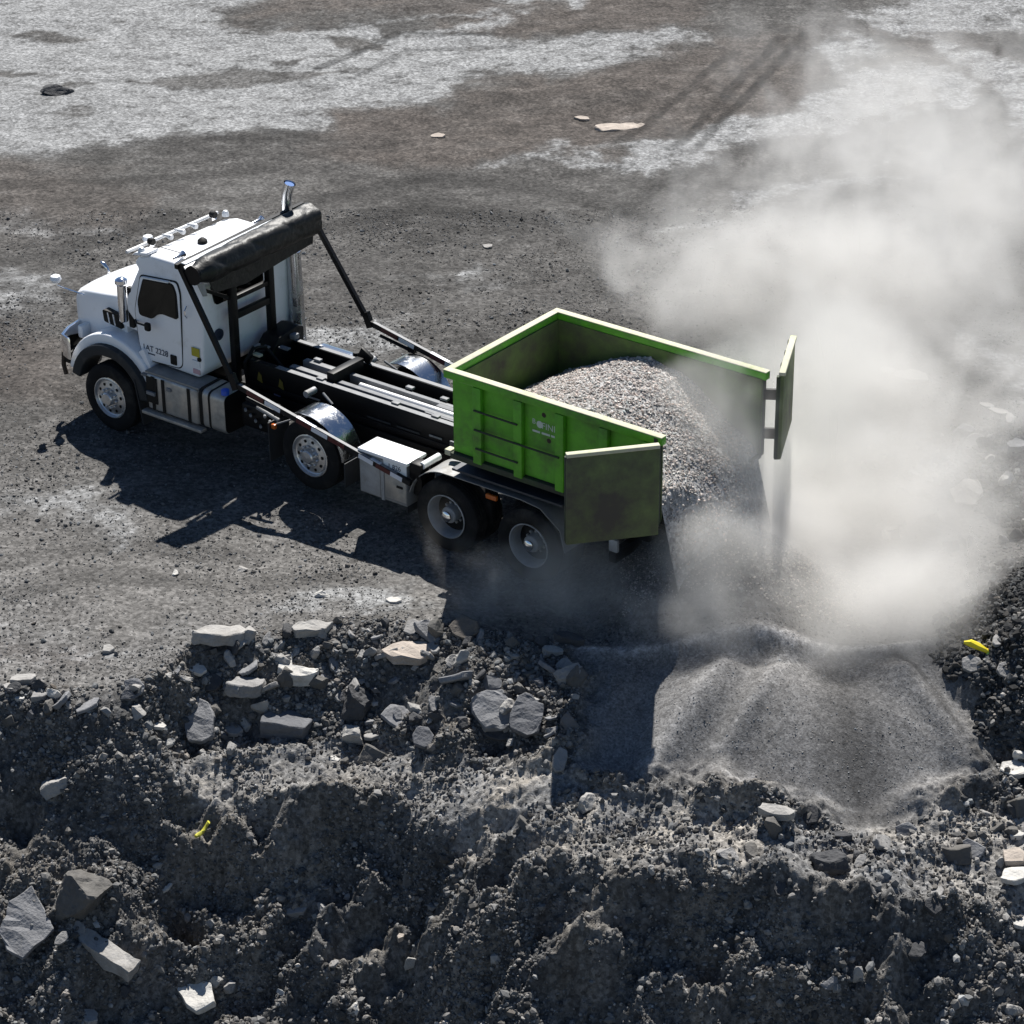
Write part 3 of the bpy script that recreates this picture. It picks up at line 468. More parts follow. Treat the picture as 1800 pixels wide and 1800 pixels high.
# colour of the ground itself: pale crushed dust, dark gravel, brown earth
near = (np.abs(U) < 30) & (Vv < 60) & (Vv > -15)
wu = np.zeros(U.shape); wv = np.zeros(U.shape)
un, vn = U[near], Vv[near]
wu[near] = .9*fbm(un*.45, vn*.3, 201, 4)+.25*fbm(un*2.2, vn*1.2, 202, 3); wv[near] = .7*fbm(un*.35, vn*.5, 203, 4)+.25*fbm(un*2, vn*1.6, 204, 3)
pale = patches(U, Vv, PALE, wu, wv); dk = patches(U, Vv, DARK, wu*.6, wv*.6); br = patches(U, Vv, BROWN, wu, wv)
n1 = np.zeros(U.shape); n2 = np.zeros(U.shape); n3 = np.zeros(U.shape)
n1[near] = fbm(un*.30, vn*.55, 211, 5); n2[near] = fbm(un*1.3, vn*2.6, 212, 4, .6); n3[near] = fbm(un*6, vn*9, 213, 3, .6)
fg = sstep(5, -2.5, Vv)                                   # the ground this side of the truck is dustier
basef = .064+.058*fg+.018*n1+.022*np.clip(n2, -.5, 1)+.014*n3
basef = np.clip(basef, .03, 1)
pl = np.clip(pale*(1+.35*n2+.25*n3)+np.clip(n2-.55, 0, 1)*.25+.35*np.clip(n1-.55, 0, 1), 0, 1)
pl = np.clip(pl-dk*.95*(1+.3*n2), 0, 1); pl = .55*pl+.45*sstep(.25, .70, pl+.16*n3+.12*n2)*np.clip(pl+.25, 0, 1)
palef = .205+.04*n2+.035*n3
br2 = np.clip(br*(1+.4*n1), 0, 1)
trk = np.ones(U.shape)
for w, k, P in TRACKS:                                     # wheel tracks pressed into the loose surface
    A = np.array(P); lo = A.min(0)-1.5; hi = A.max(0)+1.5; m = (U > lo[0]) & (U < hi[0]) & (Vv > lo[1]) & (Vv < hi[1])
    uu, vv_ = U[m]+wu[m]*.12, Vv[m]+wv[m]*.12; d = np.full(uu.shape, 9.)
    for i in range(len(P)-1):
        (x0, y0), (x1, y1) = P[i], P[i+1]; ex, ey = x1-x0, y1-y0; t = np.clip(((uu-x0)*ex+(vv_-y0)*ey)/(ex*ex+ey*ey), 0, 1)
        d = np.minimum(d, np.hypot(uu-x0-t*ex, vv_-y0-t*ey))
    trk[m] *= 1-1.35*k*sstep(w*1.3, w*.5, d)*(.7+.6*n2[m])
def mix(a, b, t): return a+(b-a)*t[..., None]
rgb = basef[..., None]*np.array([1.035, 1.0, .96])
rgb = mix(rgb, (.058+.022*n2+.014*n3)[..., None]*np.array([1.17, 1.0, .89]), br2*.75)
rgb = mix(rgb, palef[..., None]*np.array([.985, 1.0, 1.01]), pl)
rgb = rgb*trk[..., None]
# bank: dark fill, shade and lit ledge put into the colour; the tipped gravel is lighter
bank = sstep(.1, -.35, sedge)
b1 = np.zeros(U.shape); b2 = np.zeros(U.shape)
b1[near] = fbm(un*1.1, vn*1.3, 221, 4); b2[near] = fbm(un*9, vn*10, 222, 3, .7); b3 = np.zeros(U.shape); b3[near] = fbm((un*.8-vn*.62)*1.5, (un*.62+vn*.8)*.5, 223, 4)
led = np.zeros(U.shape); led[near] = ledge_at(un, vn)
bf = .100+.03*b1+.03*b2+.095*led
bw = np.clip(.5+.9*b3, 0, 1)                              # browner and paler streaks in the fill
bf = bf*(.8+.5*bw)
rgb = mix(rgb, np.clip(bf, .04, 1)[..., None]*(np.array([1.0, 1.0, 1.0])+bw[..., None]*np.array([.09, .01, -.10])), bank)
hs = np.zeros(U.shape)-1.; hs[near] = heap_thick(un, vn)
hm = sstep(-.05, .3, hs+.22*np.where(near, perlin(U*1.5, Vv*1.5, 31), 0))
hang = np.arctan2(U-HEAPC[0], -(Vv-HEAPC[1]))
streak = np.zeros(U.shape); streak[near] = perlin(hang[near]*3.6, vn*.10, 231)+.45*perlin(hang[near]*9, vn*.2, 232)
hf = .150+.030*np.clip(streak, -.55, 1.1)+.04*b2
for w, k, P in HEAP_STREAKS:                               # pale fines that slid down last, and darker bands
    d = np.full(un.shape, 9.)
    for i in range(len(P)-1):
        (x0, y0), (x1, y1) = P[i], P[i+1]; ex, ey = x1-x0, y1-y0; t = np.clip(((un-x0)*ex+(vn-y0)*ey)/(ex*ex+ey*ey), 0, 1)
        d = np.minimum(d, np.hypot(un-x0-t*ex, vn-y0-t*ey))
    hf[near] = hf[near]+k*np.exp(-((d+.05*b1[near])/w)**2)*(1+.4*b2[near])
rgb = mix(rgb, np.clip(hf, .05, 1)[..., None]*np.array([1.02, 1.0, .985]), hm*sstep(.35, -.05, sedge))
for (cu, cv, h, r, k) in (MOUNDS[0], MOUNDS[2]):
    d = np.hypot(U-cu, Vv-cv)/r
    md = sstep(1.05, .75, d+.12*b1)
    rgb = mix(rgb, (.04+.02*b2)[..., None]*np.array([.95, 1., 1.05]), md)
col = np.concatenate([np.clip(rgb, .02, .8), np.ones(U.shape+(1,))], -1)

def tone_material(name, grain, gscale, bump, bscale, rough=.95):
    m = bpy.data.materials.new(name); m.use_nodes = True; N = m.node_tree.nodes; L = m.node_tree.links; b = N["Principled BSDF"]
    b.inputs["Roughness"].default_value = rough; b.inputs["Specular IOR Level"].default_value = .15
    at = N.new("ShaderNodeAttribute"); at.attribute_name = "tone"; tc = N.new("ShaderNodeTexCoord")
    n = N.new("ShaderNodeTexNoise"); n.inputs["Scale"].default_value = gscale; n.inputs["Detail"].default_value = 3; n.inputs["Roughness"].default_value = .75
    L.new(tc.outputs["Object"], n.inputs["Vector"])
    vo = N.new("ShaderNodeTexVoronoi"); vo.inputs["Scale"].default_value = gscale*1.15; L.new(tc.outputs["Object"], vo.inputs["Vector"])
    sep = N.new("ShaderNodeSeparateColor"); L.new(vo.outputs["Color"], sep.inputs[0])
    mr = N.new("ShaderNodeMapRange"); mr.inputs[1].default_value = .32; mr.inputs[2].default_value = .68; mr.inputs[3].default_value = 1-grain; mr.inputs[4].default_value = 1+grain; L.new(n.outputs[0], mr.inputs[0])
    mr2 = N.new("ShaderNodeMapRange"); mr2.inputs[3].default_value = 1-grain*.8; mr2.inputs[4].default_value = 1+grain*.9; L.new(sep.outputs[0], mr2.inputs[0])
    mu = N.new("ShaderNodeMath"); mu.operation = 'MULTIPLY'; L.new(mr.outputs[0], mu.inputs[0]); L.new(mr2.outputs[0], mu.inputs[1])
    sc = N.new("ShaderNodeVectorMath"); sc.operation = 'SCALE'; L.new(at.outputs["Color"], sc.inputs[0]); L.new(mu.outputs[0], sc.inputs[3])
    L.new(sc.outputs[0], b.inputs["Base Color"])
    if bump:
        n2 = N.new("ShaderNodeTexNoise"); n2.inputs["Scale"].default_value = bscale; n2.inputs["Detail"].default_value = 3; L.new(tc.outputs["Object"], n2.inputs["Vector"])
        ad = n2; n2.inputs["Roughness"].default_value = .7
        bp = N.new("ShaderNodeBump"); bp.inputs["Distance"].default_value = bump; bp.inputs["Strength"].default_value = 1
        L.new(ad.outputs[0], bp.inputs["Height"]); L.new(bp.outputs[0], b.inputs["Normal"])
    return m
GROUND = tone_material("gravelly_ground", .42, 17., .02, 20.)
HEAPM = tone_material("tipped_gravel", .30, 34., .007, 40.)
STONE = tone_material("loose_stone", .12, 30., .0, 30., .9)

is_heap = (hm*sstep(.35, -.05, sedge)) > .5
fh = is_heap.ravel()[F].mean(1) > .5
Vall = np.stack([X, Y, Z], -1).reshape(-1, 3); Call = col.reshape(-1, 4)
def sub(mask):
    f = F[mask]; used = np.unique(f); remap = np.full(nu*nv, -1); remap[used] = np.arange(len(used))
    return Vall[used], remap[f], Call[used]
v_, f_, c_ = sub(~fh)
ground = arrays_mesh("ground", v_, f_, GROUND, c_, True); tag(ground, kind="structure")
v_, f_, c_ = sub(fh)
heap = arrays_mesh("gravel_heap", v_, f_, HEAPM, c_, True)
tag(heap, "fan of tipped grey gravel spilling over the bank below the truck", "gravel heap", kind="stuff")

# ---------------------------------------------------------------- loose stones
ico = bmesh.new(); bmesh.ops.create_icosphere(ico, subdivisions=1, radius=1.0)
ICO_V = np.array([v.co[:] for v in ico.verts]); ICO_F = np.array([[v.index for v in f.verts] for f in ico.faces]); ico.free()
def stones(name, pos, size, tone, m=STONE, flat=(.45, .9), parent=None, sink=.25):
    n = len(pos); rng = RNG
    jit = 1+rng.uniform(-.38, .3, (n, 12, 1))
    v = ICO_V[None]*jit*np.stack([rng.uniform(.7, 1.25, n), rng.uniform(.6, 1.1, n), rng.uniform(*flat, n)], -1)[:, None, :]
    a = rng.uniform(0, 2*np.pi, n); b = rng.normal(0, .45, n); ca, sa, cb, sb = np.cos(a), np.sin(a), np.cos(b), np.sin(b)
    x = v[..., 0]*cb[:, None]+v[..., 2]*sb[:, None]; z = -v[..., 0]*sb[:, None]+v[..., 2]*cb[:, None]; y = v[..., 1]
    v = np.stack([x*ca[:, None]-y*sa[:, None], x*sa[:, None]+y*ca[:, None], z], -1)*size[:, None, None]
    v = v+pos[:, None, :]; v[..., 2] += (size*(.5-sink))[:, None]
    f = ICO_F[None]+(np.arange(n)*12)[:, None, None]
    c = np.repeat(np.concatenate([tone, np.ones((n, 1))], -1)[:, None, :], 12, 1)
    return arrays_mesh(name, v.reshape(-1, 3), f.reshape(-1, 3), m, c.reshape(-1, 4), False, parent)
def scatter(n, u0, u1, v0, v1, keep):
    u = RNG.uniform(u0, u1, n); v = RNG.uniform(v0, v1, n); s = base_height(u, v)[1]; h = heap_thick(u, v)
    k = keep(u, v, s, h); u, v, s, h = u[k], v[k], s[k], h[k]; x, y = uv2w(u, v)
    return np.stack([x, y, height(u, v)], -1), u, v, s, h
def greys(n, lo, hi, p=1.5, warm=.04):
    g = lo+(hi-lo)*RNG.uniform(0, 1, n)**p; w = RNG.normal(0, warm, n)
    return np.stack([g*(1+w), g, g*(1-w)], -1)
def powersize(n, lo, hi, a=2.2):
    q = RNG.uniform(0, 1, n); return lo*((1-q)+q*(lo/hi)**a)**(-1/a)

# rubble and grit over the bank
def keep_bank(u, v, s, h):
    dens = np.clip(.50+.85*fbm(u*.9, v*.9, 301, 3), .06, 1)*np.where((s > -1.6) & (u < 1.6) & (u > -5), 1.4, 1)*(1-.62*ledge_at(u, v))
    return (s < .15) & (h < .02) & (RNG.uniform(0, 1.5, len(u)) < dens)
p, u, v, s, h = scatter(300000, -7.8, 7.8, -8.6, -2.2, keep_bank)
tn_ = greys(len(p), .065, .23, 1.3, .03)*np.array([1.03, 1., .96]); pk = RNG.uniform(0, 1, len(p)) < .06; tn_[pk] *= 1.7
sz = powersize(len(p), .013, .07, 2.5); o = stones("bank_rubble", p, sz, tn_, flat=(.55, 1.0), sink=.3)
tag(o, "loose small stones and crumbs strewn over the rubble bank", "rubble", kind="stuff")
# chips on the tipped gravel
p, u, v, s, h = scatter(9000, -.2, 6.6, -6.8, -2.2, lambda u, v, s, h: (h > -.02) & (s < .3))
sz = powersize(len(p), .006, .015, 3.0); o = stones("gravel_chips", p, sz, greys(len(p), .13, .26, 1.2, .05), flat=(.3, .6), sink=.4)
tag(o, "coarse grey chippings covering the tipped gravel heap", "gravel", kind="stuff")
# dark stone mound at the side
mu, mv, mh, mr_, mk = MOUNDS[0]
p, u, v, s, h = scatter(16000, mu-3.1, mu+2, mv-3.0, mv+2.6, lambda u, v, s, h: np.hypot(u-mu, v-mv)/mr_ < 1.0+.1*perlin(u*2, v*2, 5))
q_ = scatter(9000, MOUNDS[2][0]-2.1, MOUNDS[2][0]+1.5, MOUNDS[2][1]-2.0, MOUNDS[2][1]+2.0, lambda u, v, s, h: np.hypot(u-MOUNDS[2][0], v-MOUNDS[2][1])/MOUNDS[2][3] < .95+.2*perlin(u*2, v*2, 8))[0]; p = np.concatenate([p, q_])
sz = powersize(len(p), .022, .075, 2.2); o = stones("dark_shingle", p, sz, greys(len(p), .025, .11, 1.6, .03))
tag(o, "dark broken stone heaped at the side of the bank", "stone pile", kind="stuff")
# pebbles lying about on the yard
def keep_yard(u, v, s, h):
    return (s > .1) & (RNG.uniform(0, 1, len(u)) < np.clip(.35+.6*fbm(u*.5, v*.5, 303, 3), .05, 1))
p, u, v, s, h = scatter(190000, -10, 11, -4.2, 12, keep_yard)
sz = powersize(len(p), .0085, .045, 3.3); o = stones("yard_pebbles", p, sz, greys(len(p), .05, .20, 1.7))
tag(o, "pebbles scattered over the flat ground of the yard", "pebbles", kind="stuff")

# ---------------------------------------------------------------- slabs, blocks and boulders on the bank
def slab_mesh(name, kind, w, h, tone, rot, u, v):
    """built at its real size; x across, y away over the ground, z up"""
    bm = bmesh.new(); R = random.Random(hash((round(u*100), round(v*100))) & 0xffff)
    def outline(a, b, n, jag):
        pts = []
        for k in range(n):
            t = 2*math.pi*(k+R.uniform(-.28, .28))/n; e = 2.6
            r = (abs(math.cos(t))**e+abs(math.sin(t))**e)**(-1/e)
            pts.append((a/2*r*math.cos(t)*R.uniform(1-jag, 1+jag*.4), b/2*r*math.sin(t)*R.uniform(1-jag, 1+jag*.4)))
        return pts
    def plate(pts, t):
        lo = [bm.verts.new((x*R.uniform(.93, 1), y*R.uniform(.93, 1), -t)) for x, y in pts]; hi = [bm.verts.new((x, y, R.uniform(-.06, .06)*t)) for x, y in pts]
        n = len(pts); bm.faces.new(hi); bm.faces.new(lo[::-1])
        for k in range(n): bm.faces.new((lo[k], lo[(k+1) % n], hi[(k+1) % n], hi[k]))
    if kind == 'flat': plate(outline(w, max(h*1.75, w*.34), R.choice((5, 6, 7, 8)), .22), max(.05, min(.12, w*.22)))
    elif kind == 'slabtilt': plate(outline(w, h*1.15, 9, .16), .17)
    elif kind == 'face': plate(outline(w, h*1.02, R.choice((6, 7, 8)), .16), max(.05, min(.13, min(w, h)*.28)))
    elif kind == 'poly': plate([(-.36*w, .28*h), (.02*w, .5*h), (.5*w, -.12*h), (-.02*w, -.5*h), (-.36*w, -.40*h), (-.5*w, -.16*h), (-.42*w, .08*h)], .10)
    elif kind == 'block': plate(outline(w, h*1.0, 5, .1), h*.62)
    elif kind == 'kerb': plate([(-.5*w, .10), (-.2*w, .12), (.2*w, .11), (.5*w, .13), (.5*w, -.10), (.1*w, -.12), (-.3*w, -.13), (-.5*w, -.06)], .2)
    elif kind == 'lblock': plate([(-.5*w, .32*w), (-.22*w, .36*w), (-.16*w, .02*w), (.5*w, .12*w), (.48*w, -.14*w), (0, -.34*w), (-.42*w, -.22*w)], .2)
    else:
        bmesh.ops.create_icosphere(bm, subdivisions=4 if w > .3 else 3, radius=.5)
        planes = [(Vector((R.gauss(0, 1), R.gauss(0, 1), R.gauss(0, 1))).normalized(), R.uniform(.20, .36)) for _ in range(11)]
        for q in bm.verts:
            c = q.co.copy()
            for nrm, d in planes:
                e = c.dot(nrm)-d
                if e > 0: c -= nrm*e
            of = Vector((u*3.1, v*2.7, w*9))
            c *= 1+.16*noise.fractal(c*3.2+of, .9, 2.1, 3)+.05*noise.fractal(c*13+of, .8, 2.1, 2)
            q.co = Vector((c.x*w*1.45, c.y*w*1.15, c.z*h*1.75))
    if kind != 'rock':
        bmesh.ops.triangulate(bm, faces=[f for f in bm.faces if len(f.verts) > 4])
        bmesh.ops.subdivide_edges(bm, edges=bm.edges, cuts=2, use_grid_fill=True)
        for q in bm.verts:
            q.co += Vector((noise.noise(q.co*9+Vector((u, v, 0))), noise.noise(q.co*9+Vector((v, u, 5))), noise.noise(q.co*8+Vector((3, v, u)))))*min(w, .6)*.035
            k = q.co*7; q.co += Vector((math.sin(k.y*2.1+k.z*3+u), math.sin(k.x*2.3+k.z*2+v), math.sin(k.x*1.9+k.y*2.7)))*min(w, .5)*.018
        es = [e for e in bm.edges if len(e.link_faces) == 2 and e.calc_face_angle(0) > .6]
        bmesh.ops.bevel(bm, geom=es, offset=min(.012, h*.05), segments=1, affect='EDGES', clamp_overlap=True)
    for f in bm.faces: f.smooth = False
    me = bpy.data.meshes.new(name); bm.to_mesh(me); bm.free(); me.materials.append(TONE[tone]); return me, R
FWD = Vector((VX, VY, 0)); RGT = Vector((UX, UY, 0)); UP = Vector((0, 0, 1))
GROUPS = {'concrete slab': 'concrete slabs strewn over the bank', 'concrete shard': 'shards of broken concrete on the ground', 'concrete block': 'concrete blocks among the rubble',
 'concrete chunk': 'concrete chunks among the rubble', 'boulder': 'boulders on the bank', 'asphalt slab': 'pieces of broken asphalt on the bank', 'stone': 'single stones on the yard', 'kerb block': 'kerb blocks in the rubble'}
for (u, v, w, h, kind, tone, rot, nm, cat, lab) in SLABS:
    me, R = slab_mesh(nm, kind, w, h, tone, rot, u, v)
    ob = bpy.data.objects.new(nm, me); COL.objects.link(ob)
    x, y = uv2w(u, v); e = .12
    zc = float(height(np.array([u]), np.array([v]), False)[0])
    gx = float(height(np.array([u+e]), np.array([v]), False)[0]-height(np.array([u-e]), np.array([v]), False)[0])/(2*e)
    gy = float(height(np.array([u]), np.array([v+e]), False)[0]-height(np.array([u]), np.array([v-e]), False)[0])/(2*e)
    nrm = (UP-RGT*gx-FWD*gy).normalized()
    if kind in ('face', 'poly'):
        n = (-FWD*.56+UP*.83+RGT*R.uniform(-.25, .25)).normalized()
        if tone == 'white': n = (-FWD*.25+UP*.95+RGT*R.uniform(-.1, .1)).normalized()
        lift = .28*h if kind == 'face' else .1*h
    elif kind == 'slabtilt': n = (UP*.97+FWD*.12+RGT*.06).normalized(); lift = .20
    elif kind == 'rock': n = (UP+nrm*.5).normalized(); lift = h*.16
    else: n = (UP*1.2+nrm*.35+RGT*R.uniform(-.12, .12)+FWD*R.uniform(-.12, .12)).normalized(); lift = {'block': h*.30, 'kerb': .14, 'lblock': .14}.get(kind, .035 if v > -2.35 else .11*min(1, w/.45))
    yv = (FWD-n*FWD.dot(n)).normalized(); xv = yv.cross(n)
    q = Matrix.Rotation(math.radians(rot), 4, 'Z')
    if kind not in ('face', 'poly'): q = Matrix.Rotation(math.radians(rot*1.6), 4, 'Z')
    ob.matrix_world = Matrix(((xv.x, yv.x, n.x, x), (xv.y, yv.y, n.y, y), (xv.z, yv.z, n.z, zc+lift), (0, 0, 0, 1))) @ q
    tag(ob, lab, cat, GROUPS.get(cat))
# the many smaller chunks, each one its own object
protos = []
for k in range(14):
    w = (.15, .17, .2, .24, .16, .28, .19, .22, .3, .15, .2, .26, .18, .24)[k]; kd = ('rock', 'block', 'rock', 'flat', 'rock', 'flat', 'block', 'rock', 'slabtilt', 'rock', 'face', 'rock', 'rock', 'face')[k]
    me, R = slab_mesh("rubble_chunk", kd, w, w*.68, ('grey', 'dirt', 'pale', 'grey', 'dark', 'mid', 'dirt', 'slate', 'dirt', 'pale', 'mid', 'dirt', 'dark', 'grey')[k], 0, k*1.37, k*.71)
    protos.append(me)
def chunk_spots(n, u0, u1, v0, v1, keep): return scatter(n, u0, u1, v0, v1, keep)
cnt = 0
for (n, u0, u1, v0, v1, cond, lab, grp) in (
    (520, -4.6, 1.7, -5.2, -2.3, lambda u, v, s, h: (s < .05) & (s > -1.55) & (h < 0), "small broken lump wedged among the slabs of the rubble bank", "small lumps wedged in the rubble bank"),
    (90, -7.5, -4.3, -5.2, -3.6, lambda u, v, s, h: (s < .1) & (s > -.6) & (h < 0), "small broken lump along the dark lip of the bank near the tan ground", "small lumps along the dark lip"),
    (150, -7.5, 7.5, -8.3, -5.4, lambda u, v, s, h: (s < -2.2) & (h < 0), "small stone lump lying on the steep lower face", "small lumps on the lower face"),
    (150, 4.4, 7.6, -6.2, -3.3, lambda u, v, s, h: (s < .1) & (h < -.1), "small broken lump beside the tipped gravel under the dark stone mound", "small lumps beside the tipped gravel"),
    (60, 4.6, 7.8, -.6, 3.2, lambda u, v, s, h: s > .3, "dusty lump on the flat ground at the far edge of the dust cloud", "dusty lumps beyond the dust cloud")):
    p, u, v, s, h = scatter(n, u0, u1, v0, v1, cond)
    for i in range(min(len(p), {520: 135}.get(n, 40))):
        o = bpy.data.objects.new("rubble_chunk", random.choice(protos)); COL.objects.link(o)
        sc = random.uniform(.55, 1.25)**1.3
        o.location = (p[i][0], p[i][1], p[i][2]+.035*sc); o.scale = (sc, sc*random.uniform(.7, 1.1), sc*random.uniform(.7, 1.2))
        o.rotation_euler = (random.uniform(-.75, .75), random.uniform(-.75, .75), random.uniform(0, 6.3))
        tag(o, lab, "rubble lump", grp)

# two scraps of yellow plastic
def scrap(name, lab, cat, loc, pts, rad, mm, extra=()):
    mb = MB(); mb.tube([Vector(loc)+RGT*a+FWD*b+UP*c for a, b, c in pts], rad, 8)
    mb.warp(lambda p: p+Vector((.006*math.sin(p.z*90+p.x*40), .006*math.sin(p.x*70), .008*math.sin(p.y*80))))
    o = mb.build(name, mm, None, smooth=True); tag(o, lab, cat)
    for nm, q, r, m2 in extra:
        MB().tube([Vector(loc)+RGT*a+FWD*b+UP*c for a, b, c in q], r, 8).build(nm, m2, o)
(yu, yv_, yz), (zu, zv, zz) = YELLOW
x, y = uv2w(yu, yv_); z0 = float(height(np.array([yu]), np.array([yv_]))[0])+.05
lime = mat("lime_yellow_plastic", (.55, .52, .06), .5)
scrap("yellow_strap", "short crumpled yellow strap lying on the dark slope", "strap", (x, y, z0), [(-.07, -.06, 0), (-.04, -.03, .01), (0, 0, .03), (.03, .02, .05), (.05, .05, .09), (.08, .07, .13)], [.022, .034, .02, .026, .018, .026], lime)
x, y = uv2w(zu, zv); z0 = float(height(np.array([zu]), np.array([zv]))[0])+.06
scrap("yellow_rag", "bright yellow rag with orange end lying above the square concrete block", "rag", (x, y, z0), [(-.19, .05, .08), (-.12, .02, .09), (-.03, 0, .06), (.06, -.03, .02), (.14, -.05, -.02)], [.02, .05, .045, .035, .03],
      mat("yellow_plastic", (.8, .66, .02), .45), (("orange_end", [(.08, -.03, .02), (.16, -.05, .0), (.21, -.04, -.02)], [.02, .045, .02], mat("orange_plastic", (.75, .3, .05), .5)),
      ("green_tip", [(.10, -.06, -.01), (.12, -.11, -.05)], [.028, .02], mat("pale_green_plastic", (.35, .65, .12), .5))))


# ---------------------------------------------------------------- truck: x to the rear, y to the far side
truck = thing("roll_off_truck", "white hoist truck with a black tarp roller behind its cab", "truck", (-2.5, 0, 0))
T = truck
def P2(name, mb, m, par=T, **k): return mb.build(name, m, par, **k)

# --- cab
def narrow(p):                                            # the cab draws in towards its roof and nose
    k = 1-.075*max(0, (p.z-2.02))/.75
    return Vector((p.x, p.y*k, p.z))
def yside(z): return -.985*(1-.075*max(0, z-2.02)/.75)
cab_prof = [(-6.44, 1.22), (-5.30, 1.20), (-5.20, 1.34), (-5.17, 2.58), (-5.28, 2.76), (-5.75, 2.84), (-6.15, 2.84), (-6.42, 2.76), (-6.50, 2.66), (-6.42, 2.58), (-6.66, 2.10), (-6.66, 1.9), (-6.47, 1.72)]
cab = P2("cab", MB().prism(cab_prof, 'y', -.985, .985).warp(narrow), 'white', bevel=.05, seg=3)
def side_panel(pts, off, t, sgn=-1):                      # flat panel lying on the cab's flank
    mb = MB(); n = len(pts)
    vo = [(x, sgn*(-yside(z)+off+t), z) for x, z in pts]; vi = [(x, sgn*(-yside(z)+off-.02), z) for x, z in pts]
    return mb.add(vo+vi, [list(range(n)), list(range(n, 2*n))[::-1]]+[(i, (i+1) % n, n+(i+1) % n, n+i) for i in range(n)])
def rounded(pts, r=.05, k=3):
    out = []; n = len(pts)
    for i in range(n):
        a, b, c = Vector(pts[i-1]), Vector(pts[i]), Vector(pts[(i+1) % n])
        p0 = b+(a-b).normalized()*min(r, (a-b).length*.45); p1 = b+(c-b).normalized()*min(r, (c-b).length*.45)
        for j in range(k+1):
            t = j/k; q = p0*(1-t)**2+b*2*t*(1-t)+p1*t*t; out.append((q.x, q.y))
    return out
door_o = [(-6.36, 2.50), (-5.66, 2.56), (-5.60, 2.40), (-5.60, 1.34), (-5.66, 1.27), (-6.36, 1.23), (-6.43, 1.45), (-6.47, 1.95)]
win_o = [(-6.285, 2.46), (-5.74, 2.51), (-5.675, 2.40), (-5.655, 2.03), (-5.94, 2.045), (-6.05, 2.0), (-6.12, 1.925), (-6.36, 1.925), (-6.385, 2.12)]
grow = lambda pts, d: [((x-sum(p[0] for p in pts)/len(pts))*(1+d)+sum(p[0] for p in pts)/len(pts), (z-sum(p[1] for p in pts)/len(pts))*(1+d)+sum(p[1] for p in pts)/len(pts)) for x, z in pts]
for sgn in (-1, 1):
    P2("door_seal", side_panel(rounded(grow(door_o, .028), .06), 0, .002, sgn), 'trim', cab)
    door = P2("cab_door", side_panel(rounded(door_o, .06), 0, .010, sgn), 'white', T, bevel=.006, seg=2)
    P2("window_seal", side_panel(rounded(grow(win_o, .07), .05), 0, .014, sgn), 'trim', door)
    P2("side_window", side_panel(rounded(win_o, .04), 0, .018, sgn), 'glass', door)
    P2("door_handle", MB().box((-5.76, sgn*.998, 1.37), (.12, .03, .15)), 'trim', door, bevel=.02)
    P2("rain_visor", MB().bar((-6.30, sgn*(.97), 2.50), (-5.78, sgn*.965, 2.55), .05, .02), 'clear', door)
    P2("mirror_arm", MB().tube([(-6.56, sgn*.92, 1.80), (-6.40, sgn*1.05, 1.80), (-6.16, sgn*1.10, 1.83)], .014, 8), 'trim', door)
    P2("mirror_head", MB().box((-6.12, sgn*1.11, 1.83), (.10, .07, .13)), 'trim', door, bevel=.03)
    P2("grab_bar", MB().tube([(-5.45, sgn*.985, 2.10), (-5.44, sgn*1.03, 2.16), (-5.44, sgn*1.03, 2.22), (-5.45, sgn*.975, 2.27)], .014, 8), 'chrome', cab)
def flank_text(s, size, x, z, m, par, y=-1.0, name="door_lettering"):
    cu = bpy.data.curves.new(name, 'FONT'); cu.body = s; cu.size = size; cu.extrude = .001
    o = bpy.data.objects.new(name, cu); COL.objects.link(o); bpy.context.view_layer.update()
    me = bpy.data.meshes.new_from_object(o.evaluated_get(bpy.context.evaluated_depsgraph_get())); COL.objects.unlink(o); bpy.data.objects.remove(o)
    me.transform(Matrix.Translation((x, y, z)) @ Matrix.Rotation(math.radians(90), 4, 'X')); me.materials.clear(); me.materials.append(M[m])
    return link(bpy.data.objects.new(name, me), par)
doorn = [o for o in T.children if o.name.startswith("cab_door")][0]
flank_text("1AT 2228", .125, -6.37, 1.385, 'ink', doorn); P2("lettering_line", MB().box((-6.24, -1.0, 1.345), (.22, .004, .016)), 'ink', doorn)
P2("yellow_sticker", MB().box((-5.33, -.986, 1.60), (.15, .012, .13)), 'yellow', cab, bevel=.004)
P2("notice_sticker", MB().box((-5.33, -.986, 1.42), (.14, .012, .10)), 'clear', cab); P2("red_sticker", MB().box((-5.33, -.986, 1.30), (.13, .012, .07)), mat("faded_pink_sticker", (.55, .35, .38)), cab)
P2("fuel_cap", MB().lathe([(0, .035), (.02, .035)], (-5.27, -.99, 1.5)), 'trim', cab)
# windscreen, rear window, roof gear
ws = [(-6.44, 2.55), (-6.665, 2.12)]
wsm = MB(); nx = Vector((-.43, 0, .225)).normalized()
for yy0, yy1 in ((-.86, -.02), (.02, .86)):
    a = [Vector((ws[0][0], yy0*.95, ws[0][1])), Vector((ws[0][0], yy1*.95, ws[0][1])), Vector((ws[1][0], yy1, ws[1][1])), Vector((ws[1][0], yy0, ws[1][1]))]
    wsm.add([p+nx*.012 for p in a]+[p-nx*.02 for p in a], [(0, 1, 2, 3), (7, 6, 5, 4), (0, 4, 5, 1), (1, 5, 6, 2), (2, 6, 7, 3), (3, 7, 4, 0)])
P2("windscreen", wsm, 'glass', cab)
P2("rear_window", MB().prism(rounded([(-.78, 2.58), (.30, 2.58), (.30, 2.26), (-.70, 2.26)], .06), 'x', -5.19, -5.155), 'glass', cab)  # window drawn larger, with the shadow under the tarp put into its shape
